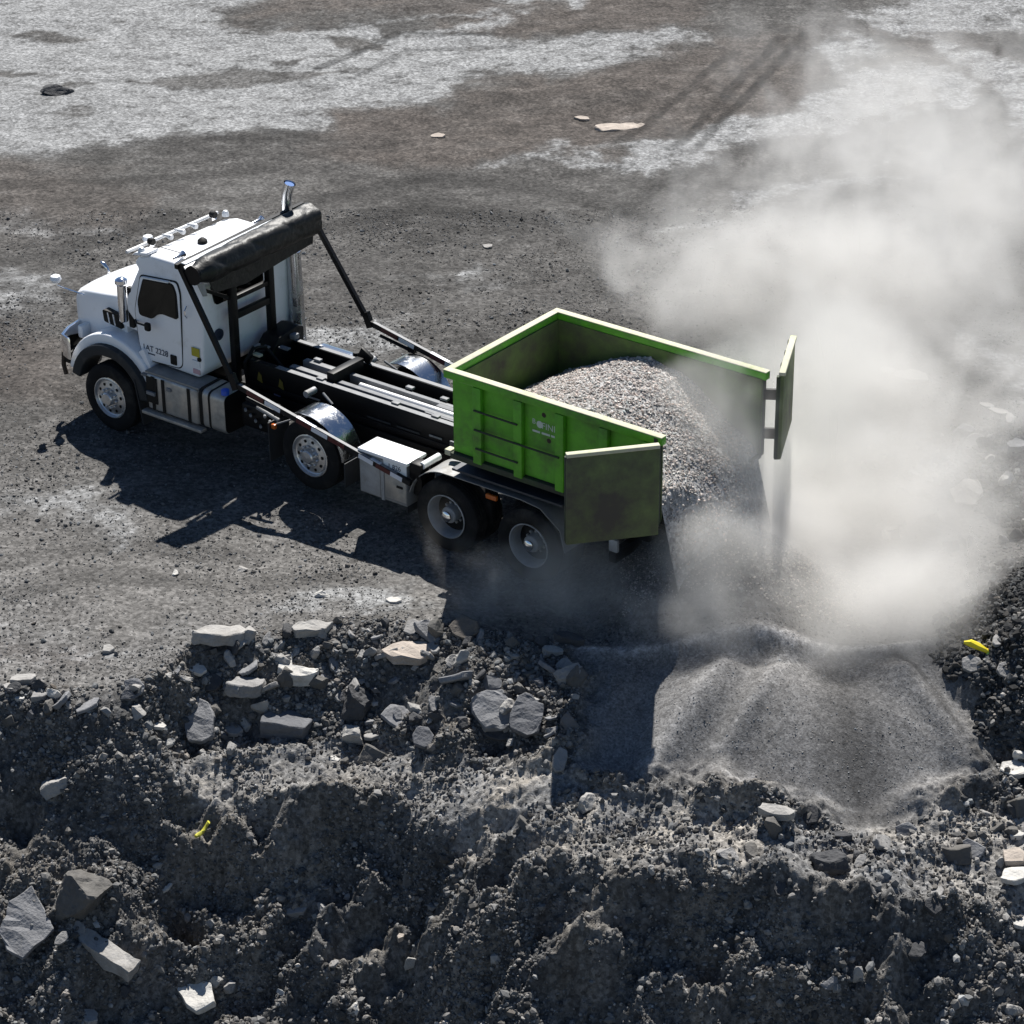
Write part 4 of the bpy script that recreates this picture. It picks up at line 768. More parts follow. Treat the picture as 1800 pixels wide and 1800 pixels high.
rear_in = P2("rear_emblem", MB().lathe([(0, .085), (.03, .085), (.03, .05), (.012, .05)], (-5.185, -.66, 1.80), 'x', 24), 'ink', cab)
P2("roof_light_bar", MB().tube([(-6.56, -.98, 2.82), (-6.56, .90, 2.82)], .026, 10), 'polish', cab, smooth=True)
for yy in (-.62, .66):
    l = P2("roof_lamp", MB().lathe([(-.05, .02), (-.04, .045), (.04, .052), (.05, .045), (.05, 0)], (-6.42, yy, 2.90), 'x', 20), 'trim', cab, smooth=True)
    MB().box((-6.42, yy, 2.845), (.05, .10, .05)).build("lamp_bracket", 'chrome', l)
for yy in (-.33, -.08, .18):
    l = P2("marker_light", MB().lathe([(-.10, .012), (-.02, .022), (.07, .042), (.09, .036), (.09, 0)], (-6.38, yy, 2.895), 'x', 16), 'polish', cab, smooth=True)
for yy in (-.88, .86): P2("beacon", MB().lathe([(0, .055), (.05, .05), (.08, .03), (.09, 0)], (-6.36, yy, 2.83), 'z', 20), 'clear', cab, smooth=True)
P2("wind_spoiler", MB().prism([(-6.5, 2.78), (-6.2, 2.83), (-6.2, 2.88), (-6.42, 2.84)], 'y', -.95, -.70), 'white', cab, bevel=.012)
P2("roof_dome", MB().lathe([(0, .075), (.04, .07), (.075, .03), (.08, 0)], (-5.90, -.12, 2.84), 'z', 16), 'trim', cab, smooth=True)
for yy in (-.68, .72):
    P2("rear_marker", MB().box((-5.62, yy, 2.85), (.06, .12, .05)), 'trim', cab, bevel=.012)
    P2("horn", MB().lathe([(-.10, .02), (.04, .03), (.10, .055), (.10, 0)], (-5.72, yy+.12*(1 if yy > 0 else -1), 2.90), 'y', 14), 'chrome', cab, smooth=True)
P2("red_marker", MB().box((-5.62, .60, 2.855), (.05, .08, .035)), 'redlens', cab)
P2("antenna_wire", MB().tube([(-6.3, -.7, 2.9), (-5.7, -.66, 2.885)], .006, 6), 'trim', cab)
P2("cowl_panel", MB().prism([(-6.86, 1.60), (-6.40, 1.55), (-6.45, 2.08), (-6.75, 2.06), (-6.88, 2.0)], 'y', -.90, .90), 'white', cab, bevel=.03)

# --- hood, nose, fenders
hs_ = [(-8.10, .60, 1.05, 1.72), (-7.9, .66, 1.05, 1.82), (-7.35, .76, 1.05, 1.93), (-6.80, .86, 1.15, 2.05)]   # x, half width, low, high
hb = MB(); rings = []
for (x, w, lo, hi) in hs_:
    r = .11; rings.append([(x, -w, lo), (x, -w*1.0, hi-r*1.1), (x, -w+.035, hi-.04), (x, -w+r, hi), (x, -w*.45, hi+.025), (x, 0, hi+.035), (x, w*.45, hi+.025), (x, w-r, hi), (x, w-.035, hi-.04), (x, w, hi-r*1.1), (x, w, lo)])
n = len(rings[0]); hb.add([p for r_ in rings for p in r_], [(i*n+k, i*n+k+1, (i+1)*n+k+1, (i+1)*n+k) for i in range(3) for k in range(n-1)]+[list(range(n)), [3*n+k for k in range(n)][::-1], (0, n, 2*n, 3*n, 4*n-1, 3*n-1, 2*n-1, n-1)])
hood = P2("hood", hb, 'white', bevel=.015, smooth=True, angle=50)
P2("hood_vent", MB().prism(rounded([(-7.24, 1.74), (-6.90, 1.74), (-6.86, 1.52), (-7.22, 1.56)], .03), 'y', -.90, -.70), 'trim', hood)
for k in range(2): P2("vent_bar", MB().bar((-7.13+.11*k, -.905, 1.72), (-7.10+.11*k, -.905, 1.55), .02, .012), 'white', hood)
P2("hood_ornament", MB().tube([(-8.02, .02, 1.80), (-8.03, .02, 1.87), (-8.10, .02, 1.93), (-8.16, .02, 1.95)], [.03, .025, .032, .018], 10), 'chrome', hood, smooth=True)
gr = P2("grille", MB().box((-8.115, 0, 1.38), (.03, .96, .58)), 'trim', bevel=.01)
for k in range(7): P2("grille_bar", MB().box((-8.135, 0, 1.14+.08*k), (.02, .92, .025)), 'chrome', gr)
for sgn in (-1, 1):
    # wheel arch: white wing over a black lip
    cx, cz = -6.93, .56; A = [math.radians(a) for a in range(8, 172, 8)]
    def arch(r0, r1, y0, y1, a0=0, a1=None):
        mb = MB(); L = A[a0:a1]; v = []
        for a in L:
            for r_, y_ in ((r0, y0), (r1, y0), (r1, y1), (r0, y1)): v.append((cx+r_*1.02*math.cos(a), sgn*y_, cz+r_*1.02*math.sin(a)))
        m = len(L); f = [(i*4+k, i*4+(k+1) % 4, i*4+4+(k+1) % 4, i*4+4+k) for i in range(m-1) for k in range(4)]+[(0, 1, 2, 3), tuple(4*(m-1)+k for k in (3, 2, 1, 0))]
        return mb.add(v, f)
    fen = P2("front_fender", arch(.70, .90, .62, 1.10), 'white', bevel=.03, angle=50)
    P2("fender_lip", arch(.60, .76, .82, 1.19), 'greytrim', fen, bevel=.02, angle=50)
    P2("fender_skirt", MB().prism([(-6.40, 1.35), (-6.12, .98), (-6.08, .98), (-6.30, 1.42)], 'y', sgn*.72, sgn*1.06), 'white', fen, bevel=.01)
    P2("mud_flap", MB().box((-6.33, sgn*1.03, .62), (.02, .34, .70), Matrix.Rotation(math.radians(-10), 3, 'Y')), 'greytrim', fen)
    P2("mirror_stay", MB().tube([(-7.85, sgn*.64, 1.72), (-8.05, sgn*.86, 1.86), (-8.1, sgn*.95, 1.92)], .012, 8), 'chrome', hood)
    P2("fender_mirror", MB().lathe([(-.05, .0), (-.045, .06), (0, .085), (.05, .07), (.07, .03), (.08, 0)], (-8.1, sgn*.96, 2.02), 'z', 20), 'white', hood, smooth=True)  # white head: the sun's glint on the mirror put into its colour
    P2("headlight", MB().box((-7.80, sgn*.76, 1.22), (.10, .20, .20)), 'clear', bevel=.03)
    P2("air_cleaner", MB().lathe([(-.34, .06), (-.32, .07), (.22, .07), (.25, .095), (.30, .09), (.33, .05), (.335, 0)], (-6.72, sgn*.98, 2.06), 'z', 24), 'chrome', smooth=True)
P2("air_cleaner_bracket", MB().box((-6.60, -.93, 1.95), (.08, .06, .62)), 'trim', cab)
bm_ = MB()
bp = [(-7.72, -1.20), (-7.90, -1.14), (-8.02, -.9), (-8.10, -.5), (-8.12, 0), (-8.10, .5), (-8.02, .9), (-7.90, 1.14), (-7.72, 1.20)]
v = []
for x, y in bp: v += [(x, y, .92), (x, y, 1.27), (x+.05, y*.985, 1.27), (x+.05, y*.985, .92)]
m_ = len(bp); bm_.add(v, [(i*4+k, i*4+(k+1) % 4, i*4+4+(k+1) % 4, i*4+4+k) for i in range(m_-1) for k in range(4)]+[(0, 1, 2, 3), tuple(4*(m_-1)+k for k in (3, 2, 1, 0))])
bump = P2("bumper", bm_, 'chrome', bevel=.012)
P2("bumper_valance", MB().box((-7.90, 0, .86), (.16, 2.1, .20)), 'trim', bump, bevel=.02)
P2("tow_hook", MB().tube([(-8.0, -1.02, .92), (-8.02, -1.03, .70), (-7.98, -1.03, .56)], .035, 8), 'rust', bump)

# --- exhaust stack on the far side
stk = P2("exhaust_stack", MB().tube([(-5.10, .93, 1.05), (-5.14, .93, 2.55)], .115, 20), 'tread', smooth=True)
P2("stack_pipe", MB().tube([(-5.14, .93, 2.55), (-5.20, .93, 3.12), (-5.215, .93, 3.30), (-5.20, .94, 3.44), (-5.16, .96, 3.57)], [.075, .075, .077, .082, .088], 20, cap=False), 'chrome', stk, smooth=True)
P2("stack_liner", MB().tube([(-5.21, .93, 3.2), (-5.214, .93, 3.31), (-5.197, .94, 3.44), (-5.163, .958, 3.56)], .070, 20), mat("sooty_blue_steel", (.02, .07, .2), .5, .4), stk, smooth=True)

# --- chassis and hoist
ch = MB()
for yy in (-.44, .44): ch.box((-2.85, yy, .86), (9.9, .09, .30))
for xx in (-7.4, -5.8, -4.4, -2.3, -.9, .9, 1.9): ch.box((xx, 0, .86), (.14, .80, .22))
P2("chassis_frame", ch, 'black', bevel=.01)
for xx in (-6.93, -3.07, -.69, .69): P2("axle", MB().tube([(xx, -.85, .52 if xx != -3.07 else .72), (xx, .85, .52 if xx != -3.07 else .72)], .085, 14), 'black', smooth=True)
P2("engine_sump", MB().box((-6.9, 0, .95), (1.6, .9, .5)), 'black', bevel=.05)
hoist = P2("hoist_frame", MB().box((-1.15, -.40, 1.24), (7.5, .10, .38)).box((-1.15, .46, 1.24), (7.5, .10, .38)).box((-4.86, .03, 1.24), (.1, .9, .38)).box((-1, .03, 1.08), (7.7, .76, .05)).box((-1.2, -.455, 1.08), (7.4, .02, .10)), 'black', bevel=.008)
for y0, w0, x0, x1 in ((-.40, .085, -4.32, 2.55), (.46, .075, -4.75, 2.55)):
    P2("lit_dusty_rail_top", MB().box(((x0+x1)/2, y0, 1.433), (x1-x0, w0, .008)), 'rail', hoist)  # lighter strip: lit, dusty top of the black rail put into colour
for y0, w0, x0, x1 in ((-.215, .10, -4.22, -3.47), (.05, .10, -4.20, -3.55), (-.225, .085, -3.33, 1.6), (.07, .075, -3.42, 1.6), (-.275, .05, -1.75, 1.6), (.0, .10, -1.75, 1.6)):
    P2("inner_rail", MB().box(((x0+x1)/2, y0, 1.345), (x1-x0, w0, .15)), 'rail', hoist, bevel=.006)
P2("lift_cylinder", MB().tube([(-3.05, -.10, 1.37), (-.4, -.10, 1.37)], .055, 16), mat("bright_cylinder_rod", (.7, .7, .7), .35, .5), hoist, smooth=True)
P2("cross_head", MB().box((-3.42, .02, 1.37), (.13, .66, .36)).box((-3.40, .44, 1.54), (.22, .06, .16), Matrix.Rotation(.5, 3, 'Y')), 'black', hoist, bevel=.012)
for xx, yy in ((-2.36, .15), (-1.75, .15), (-4.0, .10), (-3.55, -.36), (-2.2, -.355), (-1.5, -.355)): P2("rail_lug", MB().box((xx, yy, 1.445), (.12, .07, .035)), 'rail', hoist, bevel=.006)
P2("hook_lamp", MB().box((-4.72, .40, 1.52), (.14, .12, .08)), 'rail', hoist, bevel=.02); P2("fleck_plate", MB().box((-4.78, -.30, 1.46), (.13, .07, .03)), 'rim', hoist); P2("valve_plate", MB().box((-4.63, .10, 1.46), (.17, .08, .02)), 'rail', hoist)
for k, (xx, l) in enumerate(((-3.6, .24), (-2.42, .42), (-1.9, .4), (-1.42, .22))): P2("side_reflector", MB().box((xx, -.47, 1.17 if k != 3 else 1.2), (l, .006, .028)), 'rail' if k in (0, 3) else 'greytrim', hoist)
for xx in (-4.62, -4.22): P2("warning_sticker", MB().prism([(xx-.05, 1.16), (xx+.05, 1.13), (xx+.03, 1.25), (xx-.02, 1.29)], 'y', -.458, -.450), 'dimyellow', hoist)
P2("data_plate", MB().box((-4.30, -.458, 1.02), (.12, .01, .10)), mat("violet_plate", (.12, .12, .2)), hoist)
tank2 = P2("hydraulic_tank", MB().prism([(-.10, 1.0), (.66, 1.0), (.66, 1.58), (.52, 1.64), (.12, 1.58), (-.10, 1.36)], 'x', -5.06, -4.74), 'black', bevel=.03)
for c, s_ in (((-4.86, -.24, 1.56), (.06, .14, .035)), ((-4.80, -.08, 1.50), (.10, .05, .03))): P2("hose_clamp", MB().box(c, s_), 'rail', tank2, bevel=.01)
P2("hydraulic_hose", MB().tube([(-4.9, -.42, 1.1), (-4.85, -.5, 1.4), (-4.85, -.3, 1.55), (-4.8, -.1, 1.5), (-4.6, .0, 1.2)], .03, 8), 'trim', tank2, smooth=True)
P2("rear_bolster", MB().box((1.75, 0, .95), (.3, 1.1, .4)), 'black', bevel=.02)
P2("rear_roller", MB().tube([(2.45, -.55, 1.30), (2.45, .55, 1.30)], .12, 16), 'duskyrim', smooth=True)
P2("rear_bumper", MB().box((1.85, 0, .62), (.12, 1.9, .16)), 'black', bevel=.02)
P2("rear_light", MB().box((2.0, -1.12, .92), (.14, .06, .18)), 'duskyrim', bevel=.02); P2("amber_side_light", MB().box((.10, -1.20, 1.06), (.18, .05, .07)), 'amber', bevel=.015)

# --- wheels
def tyre_mb(yc, w=.28, r=.52):
    h = w/2; pr = [(-h*.82, .315), (-h*.98, .36), (-h, .42), (-h*.93, .48), (-h*.78, r-.01)]
    for g in (-.55, -.2, .15, .5): pr += [(h*g, r), (h*(g+.07), r), (h*(g+.09), r-.018), (h*(g+.19), r-.018), (h*(g+.21), r)]
    pr += [(h*.78, r-.01), (h*.93, .48), (h, .42), (h*.98, .36), (h*.82, .315)]
    return MB().lathe(pr+[(h*.6, .30), (-h*.6, .30), (-h*.82, .315)], (0, yc, 0), 'y', 56, cap=False)
def rim_mb(sgn, deep):
    """sgn -1: outer face towards -y"""
    mb = MB(); o = .14*sgn*-1
    s = -sgn
    if not deep: pr = [(-.13, .315), (-.135, .300), (-.10, .282), (-.085, .262), (-.105, .255), (-.125, .16), (-.115, .12), (-.115, .105), (-.19, .10), (-.205, .085), (-.21, 0)]
    else: pr = [(-.13, .315), (-.135, .300), (-.10, .285), (-.02, .278), (.055, .262), (.075, .235), (.07, .155), (.06, .125), (.02, .12), (-.07, .115), (-.085, .10), (-.09, 0)]
    mb.lathe([(t*s, r) for t, r in pr], (0, 0, 0), 'y', 48, cap=False)
    yy = -.13 if not deep else .055
    for k in range(10):
        a = 2*math.pi*k/10
        mb.lathe([(yy*s, .019), (yy*s-.03*s, .019), (yy*s-.035*s, .012), (yy*s-.035*s, 0)], (.142*math.cos(a), 0, .142*math.sin(a)), 'y', 8)
    return mb
def hole_mb(sgn, deep):
    mb = MB(); s = -sgn; yy = -.112 if not deep else .070
    for k in range(10 if not deep else 5):
        a = 2*math.pi*(k+.5)/(10 if not deep else 5)
        mb.lathe([(yy*s-.006*s, .026 if not deep else .034), (yy*s-.008*s, 0)], (.212*math.cos(a), 0, .212*math.sin(a)*1.0), 'y', 14)
    return mb
def make_wheel(name, x, z, side, dual, steer):
    w = bpy.data.objects.new(name, None); link(w, T); w.location = (x, side*1.06, z); BASE[w.name] = Matrix.Identity(4)
    w.rotation_euler = (0, RNG.uniform(0, 6), 0)
    ty = tyre_mb(0)
    if dual: ty2 = tyre_mb(-side*.33); ty.add(ty2.v, ty2.f)
    t = ty.build("tyre", 'rubber', w, smooth=True, angle=30)
    r = rim_mb(side, dual).build("rim", 'duskyrim' if dual else 'alu', w, smooth=True, angle=25)
    hd = hole_mb(side, dual); bm = bmesh.new(); bm.from_mesh(r.data); n0 = len(bm.faces)
    hv = [bm.verts.new(q) for q in hd.v]
    for q in hd.f: bm.faces.new([hv[i] for i in q])
    bm.faces.ensure_lookup_table()
    for q in bm.faces[n0:]: q.material_index = 1
    bm.to_mesh(r.data); bm.free(); r.data.materials.append(M['trim'])
    if dual: MB().lathe([(-.0*side, .075), (.05*side, .075), (.065*side, .05), (.07*side, 0)], (0, side*.085, 0), 'y', 20).build("hub_cap", 'chrome', w, smooth=True)
    if dual: MB().lathe([(-.33*side, .3), (-.05*side, .3)], (0, 0, 0), 'y', 32).build("inner_drum", 'black', w)
    return w
for side in (-1, 1):
    make_wheel("front_wheel", -6.93, .52, side, False, True)
    make_wheel("lift_axle_wheel", -3.07, .72, side, False, False)
    make_wheel("rear_wheel", -.685, .52, side, True, False)
    make_wheel("rear_wheel", .685, .52, side, True, False)
# --- fenders over the lift axle and the tandem
def arc_sheet(cx, cz, r, a0, a1, y0, y1, t=.012, n=14, tail=None):
    pts = [(cx+r*math.cos(math.radians(a0+(a1-a0)*k/n)), cz+r*math.sin(math.radians(a0+(a1-a0)*k/n))) for k in range(n+1)]
    if tail: pts += tail
    inn = []
    for i, p in enumerate(pts):
        d = Vector(pts[min(i+1, len(pts)-1)])-Vector(pts[max(i-1, 0)]); nn = Vector((d.y, -d.x)).normalized(); inn.append((p[0]+nn.x*t, p[1]+nn.y*t))
    mb = MB(); m = len(pts); v = [(p[0], y, p[1]) for y in (y0, y1) for p in pts]+[(p[0], y, p[1]) for y in (y0, y1) for p in inn]
    f = [(i, i+1, m+i+1, m+i) for i in range(m-1)]+[(2*m+i, 3*m+i, 3*m+i+1, 2*m+i+1) for i in range(m-1)]
    f += [(i, 2*m+i, 2*m+i+1, i+1) for i in range(m-1)]+[(m+i, m+i+1, 3*m+i+1, 3*m+i) for i in range(m-1)]+[(0, m, 3*m, 2*m), (m-1, 3*m-1, 4*m-1, 2*m-1)]
    return mb.add(v, f)
for s in (-1, 1):
    fe = P2("lift_axle_fender", arc_sheet(-3.07, .74, .62, 112, 6, s*.80, s*1.22), 'tread', smooth=True, angle=60)
    P2("fender_flap", MB().box((-2.42, s*1.02, .62), (.02, .40, .36)), 'greytrim', fe)
    P2("fender_post", MB().tube([(-3.05, s*.70, 1.32), (-3.25, s*.66, 1.42)], .018, 8), 'rail', fe)
    P2("work_lamp", MB().tube([(-3.50, s*.74, 1.36), (-3.50, s*.55, 1.36)], .05, 14), 'duskyrim', fe, smooth=True)
    f2 = P2("tandem_fender", arc_sheet(-.685, .56, .62, 165, 95, s*.74, s*1.22, tail=[(-.40, 1.185), (.6, 1.185), (.9, 1.15), (1.22, .92), (1.30, .62)]), 'dirtymetal', smooth=True, angle=40)
P2("fender_underplate", MB().box((.35, -1.0, 1.28), (1.8, .42, .03), Matrix.Rotation(math.radians(0), 3, 'X')).box((.2, -.80, 1.33), (2.2, .03, .20)), mat("blue_black_plate", (.015, .022, .035), .5, dust=((.08, .08, .08), .3, 3.)), T)

# --- tanks, boxes, steps
tk = P2("step_box", MB().box((-5.62, -1.02, .88), (1.0, .42, .56)), 'tank', bevel=.05, seg=3)
P2("tread_plate", MB().box((-5.62, -1.0, 1.172), (1.04, .42, .025)), 'dirtymetal', tk); P2("lower_step", MB().box((-5.60, -1.24, .56), (1.16, .12, .05)), 'tank', tk, bevel=.01)
for xx in (-5.98, -5.78, -5.28): P2("box_strap", MB().box((xx, -1.238, .88), (.05, .012, .52)), 'trim', tk)
P2("box_latch", MB().box((-5.66, -1.24, 1.02), (.09, .02, .05)), 'rail', tk); P2("step_cutout", MB().box((-6.0, -1.236, .92), (.20, .014, .40)), 'trim', tk); P2("step_tread", MB().box((-6.0, -1.25, .88), (.16, .05, .05)), 'rail', tk)
P2("bracket", MB().box((-6.16, -1.18, 1.10), (.14, .06, .03)), 'rail', tk)
tp = rounded([(-1.23, .60), (-1.235, 1.19), (-.76, 1.21), (-.76, .60)], .10, 5)
ft = P2("fuel_tank", MB().prism(tp, 'x', -5.10, -4.60), 'tank', bevel=.012)
for xx, w_ in ((-4.90, .03), (-5.08, .06)): P2("tank_band", MB().prism([(y*1.004-.004, z*1.002+.004) for y, z in tp], 'x', xx, xx+w_), 'trim', ft)
P2("tank_cap", MB().lathe([(0, .06), (.07, .06), (.085, .03), (.085, 0)], (-4.66, -1.13, 1.19), 'z', 16), 'blue', ft, smooth=True)
P2("tank_end_shade", MB().prism([(y*.97-.03, z*.97+.03) for y, z in tp], 'x', -4.599, -4.592), 'black', ft)  # black plate: shade on the tank's end put into the colour
P2("far_tank", MB().lathe([(-.42, .27), (-.38, .31), (.38, .31), (.42, .27)], (-4.35, .98, .86), 'x', 32), 'tread', smooth=True, angle=40)
P2("tank_filler", MB().lathe([(0, .05), (.09, .05), (.09, 0)], (-4.05, .98, 1.14), 'z', 12), 'trim')
P2("valve_block", MB().box((-3.78, .95, 1.05), (.22, .12, .14)), 'trim', bevel=.02)
tb = P2("tool_box", MB().box((-1.72, -1.06, .80), (.82, .36, .62)), 'dirtymetal', bevel=.01)
P2("box_lid", MB().box((-1.70, -1.06, 1.135), (.86, .42, .05)), 'white', tb, bevel=.012); P2("box_divider", MB().box((-1.72, -1.242, .78), (.05, .02, .60)), 'duskyrim', tb)
P2("number_plate", MB().box((-1.50, -1.243, 1.03), (.40, .012, .15)), 'clear', tb); flank_text("1 826", .10, -1.62, 1.0, 'ink', tb, -1.252, "plate_lettering")
P2("box_panel", MB().box((-1.50, -1.242, .72), (.36, .012, .36)), 'tank', tb, bevel=.005); P2("box_handle", MB().box((-1.42, -1.252, .76), (.10, .02, .03)), 'trim', tb)
P2("box_door", MB().box((-1.94, -1.242, .78), (.34, .012, .54)), 'duskyrim', tb, bevel=.005)
P2("reservoir", MB().tube([(-1.10, -1.16, 1.14), (-1.10, -.80, 1.14)], .05, 12), 'white', smooth=True)
P2("pump_unit", MB().box((-1.18, -1.12, 1.05), (.2, .2, .24)).box((-1.2, -1.0, .80), (.16, .3, .3)), 'black', bevel=.03)
P2("marker_amber", MB().box((-3.72, -1.18, .98), (.07, .05, .07)), 'amber', bevel=.01); P2("marker_stay", MB().tube([(-3.72, -1.16, 1.0), (-3.45, -.9, 1.10)], .012, 6), 'rail')
P2("valve_bank", MB().box((-4.15, -.95, .95), (.5, .3, .35)), 'black', bevel=.03)
for k in range(7): P2("hydraulic_fitting", MB().tube([(-4.30+.09*k, -1.12, 1.06-.06*(k % 4)), (-4.25+.09*k, -1.17, 1.07-.06*(k % 4))], .02, 8), 'rail')
P2("chrome_ram", MB().tube([(-4.0, -1.20, 1.20), (-3.6, -1.20, 1.11)], .028, 10), 'rail', smooth=True)
P2("front_mud_flap", MB().box((-3.80, -1.0, .72), (.02, .42, .6)), 'greytrim'); P2("rear_mud_flap", MB().box((-1.34, -1.0, .62), (.02, .42, .5)), 'greytrim')

# --- tarp system
g = P2("tarp_mast", MB().box((-5.02, -.50, 2.05), (.10, .11, 2.0)).box((-5.02, .28, 2.05), (.10, .11, 2.0)).box((-5.02, -.11, 2.06), (.08, .70, .10)).box((-5.02, -.11, 2.33), (.07, .70, .07)), 'black', bevel=.01)
P2("mast_beam", MB().bar((-5.24, -1.34, 3.04), (-5.18, 1.24, 3.16), .06, .07), 'black', g); P2("beam_stay", MB().bar((-5.10, -1.0, 2.62), (-5.02, -.45, 2.30), .05, .05), 'black', g)
P2("wind_deflector", MB().bar((-5.15, -1.28, 3.085), (-5.12, .55, 3.145), .09, .015), 'clear', g)
tr = MB(); NA, NL = 48, 90; tv = []
for j in range(NL+1):
    t = j/NL; yy = -1.24+2.44*t; rr = .125+.06*sstep(0, .10, t)+.025*t
    for k in range(NA):
        a = 2*math.pi*k/NA; w = a*1.3+yy*3.2
        cr = (1-abs(math.sin(yy*4.3+a*1.1)))**3*.016+(1-abs(math.sin(yy*7.1-a*1.7+1)))**4*.012*t+.010*math.sin(a*5+yy*1.3)
        r_ = rr-float(cr)*sstep(.06, .16, t); z_ = r_*math.sin(a); x_ = r_*math.cos(a)
        if z_ < 0: z_ *= 1.0+.35*t                      # the roll sags towards its far end
        tv.append((-4.99+x_, yy, 2.95+.075*t+z_))
tr.add(tv, [(j*NA+k, j*NA+(k+1) % NA, (j+1)*NA+(k+1) % NA, (j+1)*NA+k) for j in range(NL) for k in range(NA)]+[list(range(NA))[::-1], [NL*NA+k for k in range(NA)]])
tarp = P2("tarp_roll", tr, 'tarp', T, smooth=True, angle=60)
P2("roll_end", MB().lathe([(0, .14), (.03, .14), (.03, .05), (.05, .04), (.05, 0)], (-4.99, -1.29, 2.95), 'y', 24), 'black', tarp)
P2("tarp_apron", MB().prism([(-1.05, 2.84), (1.15, 2.90), (1.12, 2.66), (.4, 2.60), (-.3, 2.52), (-.95, 2.60)], 'x', -4.94, -4.915), 'tarp', tarp)
P2("pale_flap", MB().prism([(-1.24, 2.82), (-1.10, 2.78), (-1.06, 2.58), (-1.14, 2.60)], 'x', -4.965, -4.95), 'duskyrim', tarp)
for s, el, en, top in ((-1, (-4.33, 1.50), (-1.2, .90), (-5.24, 3.06)), (1, (-4.05, 1.60), (-.8, .98), (-5.16, 3.14))):
    y = 1.28*s
    P2("upper_arm", MB().bar((top[0], y, top[1]), (el[0], y, el[1]), .055, .075), 'black')
    P2("arm_knuckle", MB().bar((el[0]-.05, y, el[1]+.14), (el[0]+.04, y, el[1]-.08), .07, .11), 'black')
    la = P2("lower_arm", MB().bar((el[0], y, el[1]), (en[0], y, en[1]), .055, .075), 'dusty_black')
    sl = (en[1]-el[1])/(en[0]-el[0]); D = [(.25, .55, 'redtape'), (.58, .86, 'whitetape'), (1.15, 1.42, 'redtape'), (1.42, 1.70, 'whitetape'), (1.72, 2.0, 'redtape'), (2.25, 2.5, 'whitetape'), (2.55, 2.8, 'redtape'), (2.8, 3.0, 'whitetape')]
    for a, b, m in D: P2("arm_tape", MB().bar((el[0]+a, y-.030*1, el[1]+sl*a-.002), (el[0]+b, y-.030, el[1]+sl*b-.002), .005, .066), m, la)
    P2("arm_top_strip", MB().bar((el[0]+.1, y, el[1]+sl*.1+.0395), (el[0]+2.9, y, el[1]+sl*2.9+.0395), .05, .004), 'rail', la)  # lit top face of the black tube put into this lighter strip
    for a, b in ((1.15, 1.48), (2.45, 2.62)): P2("top_tape", MB().bar((el[0]+a, y, el[1]+sl*a+.043), (el[0]+b, y, el[1]+sl*b+.043), .055, .006), 'whitetape', la)
    P2("arm_cylinder", MB().tube([(el[0]+.22, y, el[1]-.16), (el[0]+.80, y, el[1]-.25)], .03, 10), 'black', la, smooth=True); P2("cylinder_lug", MB().box((el[0]+.80, y, el[1]-.20), (.12, .06, .14)), 'black', la)

# ---------------------------------------------------------------- the container
box = thing("roll_off_container", "open green steel container with both rear doors swung out, full of gravel", "container", (1.0, 0, 1.40))
K = box
X0, X1, ZB, ZT = -.55, 2.72, 1.53, 2.70
shell = MB()
shell.box(((X0+X1)/2, -1.13, (ZB+2.6)/2), (X1-X0, .03, 2.6-ZB)); shell.box((X0+.012, 0, (ZB+2.6)/2), (.024, 2.226, 2.6-ZB))
P2("side_wall", MB().box(((X0+X1)/2, -1.148, (ZB+2.6)/2), (X1-X0, .012, 2.6-ZB)), 'green', K); P2("side_wall", MB().box(((X0+X1)/2, 1.148, (ZB+2.6)/2), (X1-X0, .012, 2.6-ZB)), 'green', K)
P2("front_wall", MB().box((X0-.006, 0, (ZB+2.6)/2), (.012, 2.284, 2.6-ZB)), 'green', K)
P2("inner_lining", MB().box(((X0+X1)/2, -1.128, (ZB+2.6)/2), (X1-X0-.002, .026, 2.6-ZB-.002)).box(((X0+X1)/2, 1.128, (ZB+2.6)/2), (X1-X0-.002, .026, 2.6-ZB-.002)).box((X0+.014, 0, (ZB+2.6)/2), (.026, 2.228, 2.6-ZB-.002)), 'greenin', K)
P2("floor_plate", MB().box(((X0+X1)/2, 0, ZB-.02), (X1-X0, 2.28, .036)), 'greendark', K)
P2("side_sill", MB().box(((X0+X1)/2-.02, -1.17, 1.475), (X1-X0, .09, .085)), 'greendark', K, bevel=.008); P2("side_sill", MB().box(((X0+X1)/2-.02, 1.17, 1.475), (X1-X0, .09, .085)), 'greendark', K, bevel=.008)
for yy in (-.40, .46): P2("long_sill", MB().box(((X0+X1)/2, yy+.02, 1.476), (X1-X0, .12, .072)), 'greendark', K)
for xx in (-.3, .3, .9, 1.5, 2.1): P2("cross_member", MB().box((xx, 0, 1.478), (.08, 2.2, .06)), 'greendark', K)
rimb = MB().box(((X0+X1)/2-.02, -1.18, 2.65), (X1-X0+.16, .115, .10)).box(((X0+X1)/2-.02, 1.18, 2.65), (X1-X0+.16, .115, .10)).box((X0-.05, 0, 2.65), (.10, 2.24, .098))
P2("top_rail", MB().box(((X0+X1)/2-.02, -1.18, 2.64), (X1-X0+.15, .105, .105)).box(((X0+X1)/2-.02, 1.18, 2.64), (X1-X0+.15, .105, .105)).box((X0-.045, 0, 2.64), (.10, 2.25, .104)), 'green', K, bevel=.012)
P2("rail_cap_highlight", MB().box(((X0+X1)/2-.02, -1.18, 2.699), (X1-X0+.15, .108, .012)).box(((X0+X1)/2-.02, 1.18, 2.699), (X1-X0+.15, .108, .012)).box((X0-.045, 0, 2.6988), (.104, 2.25, .012)), 'rim', K, bevel=.004)  # pale cap carries the painted sun highlight along the green rail
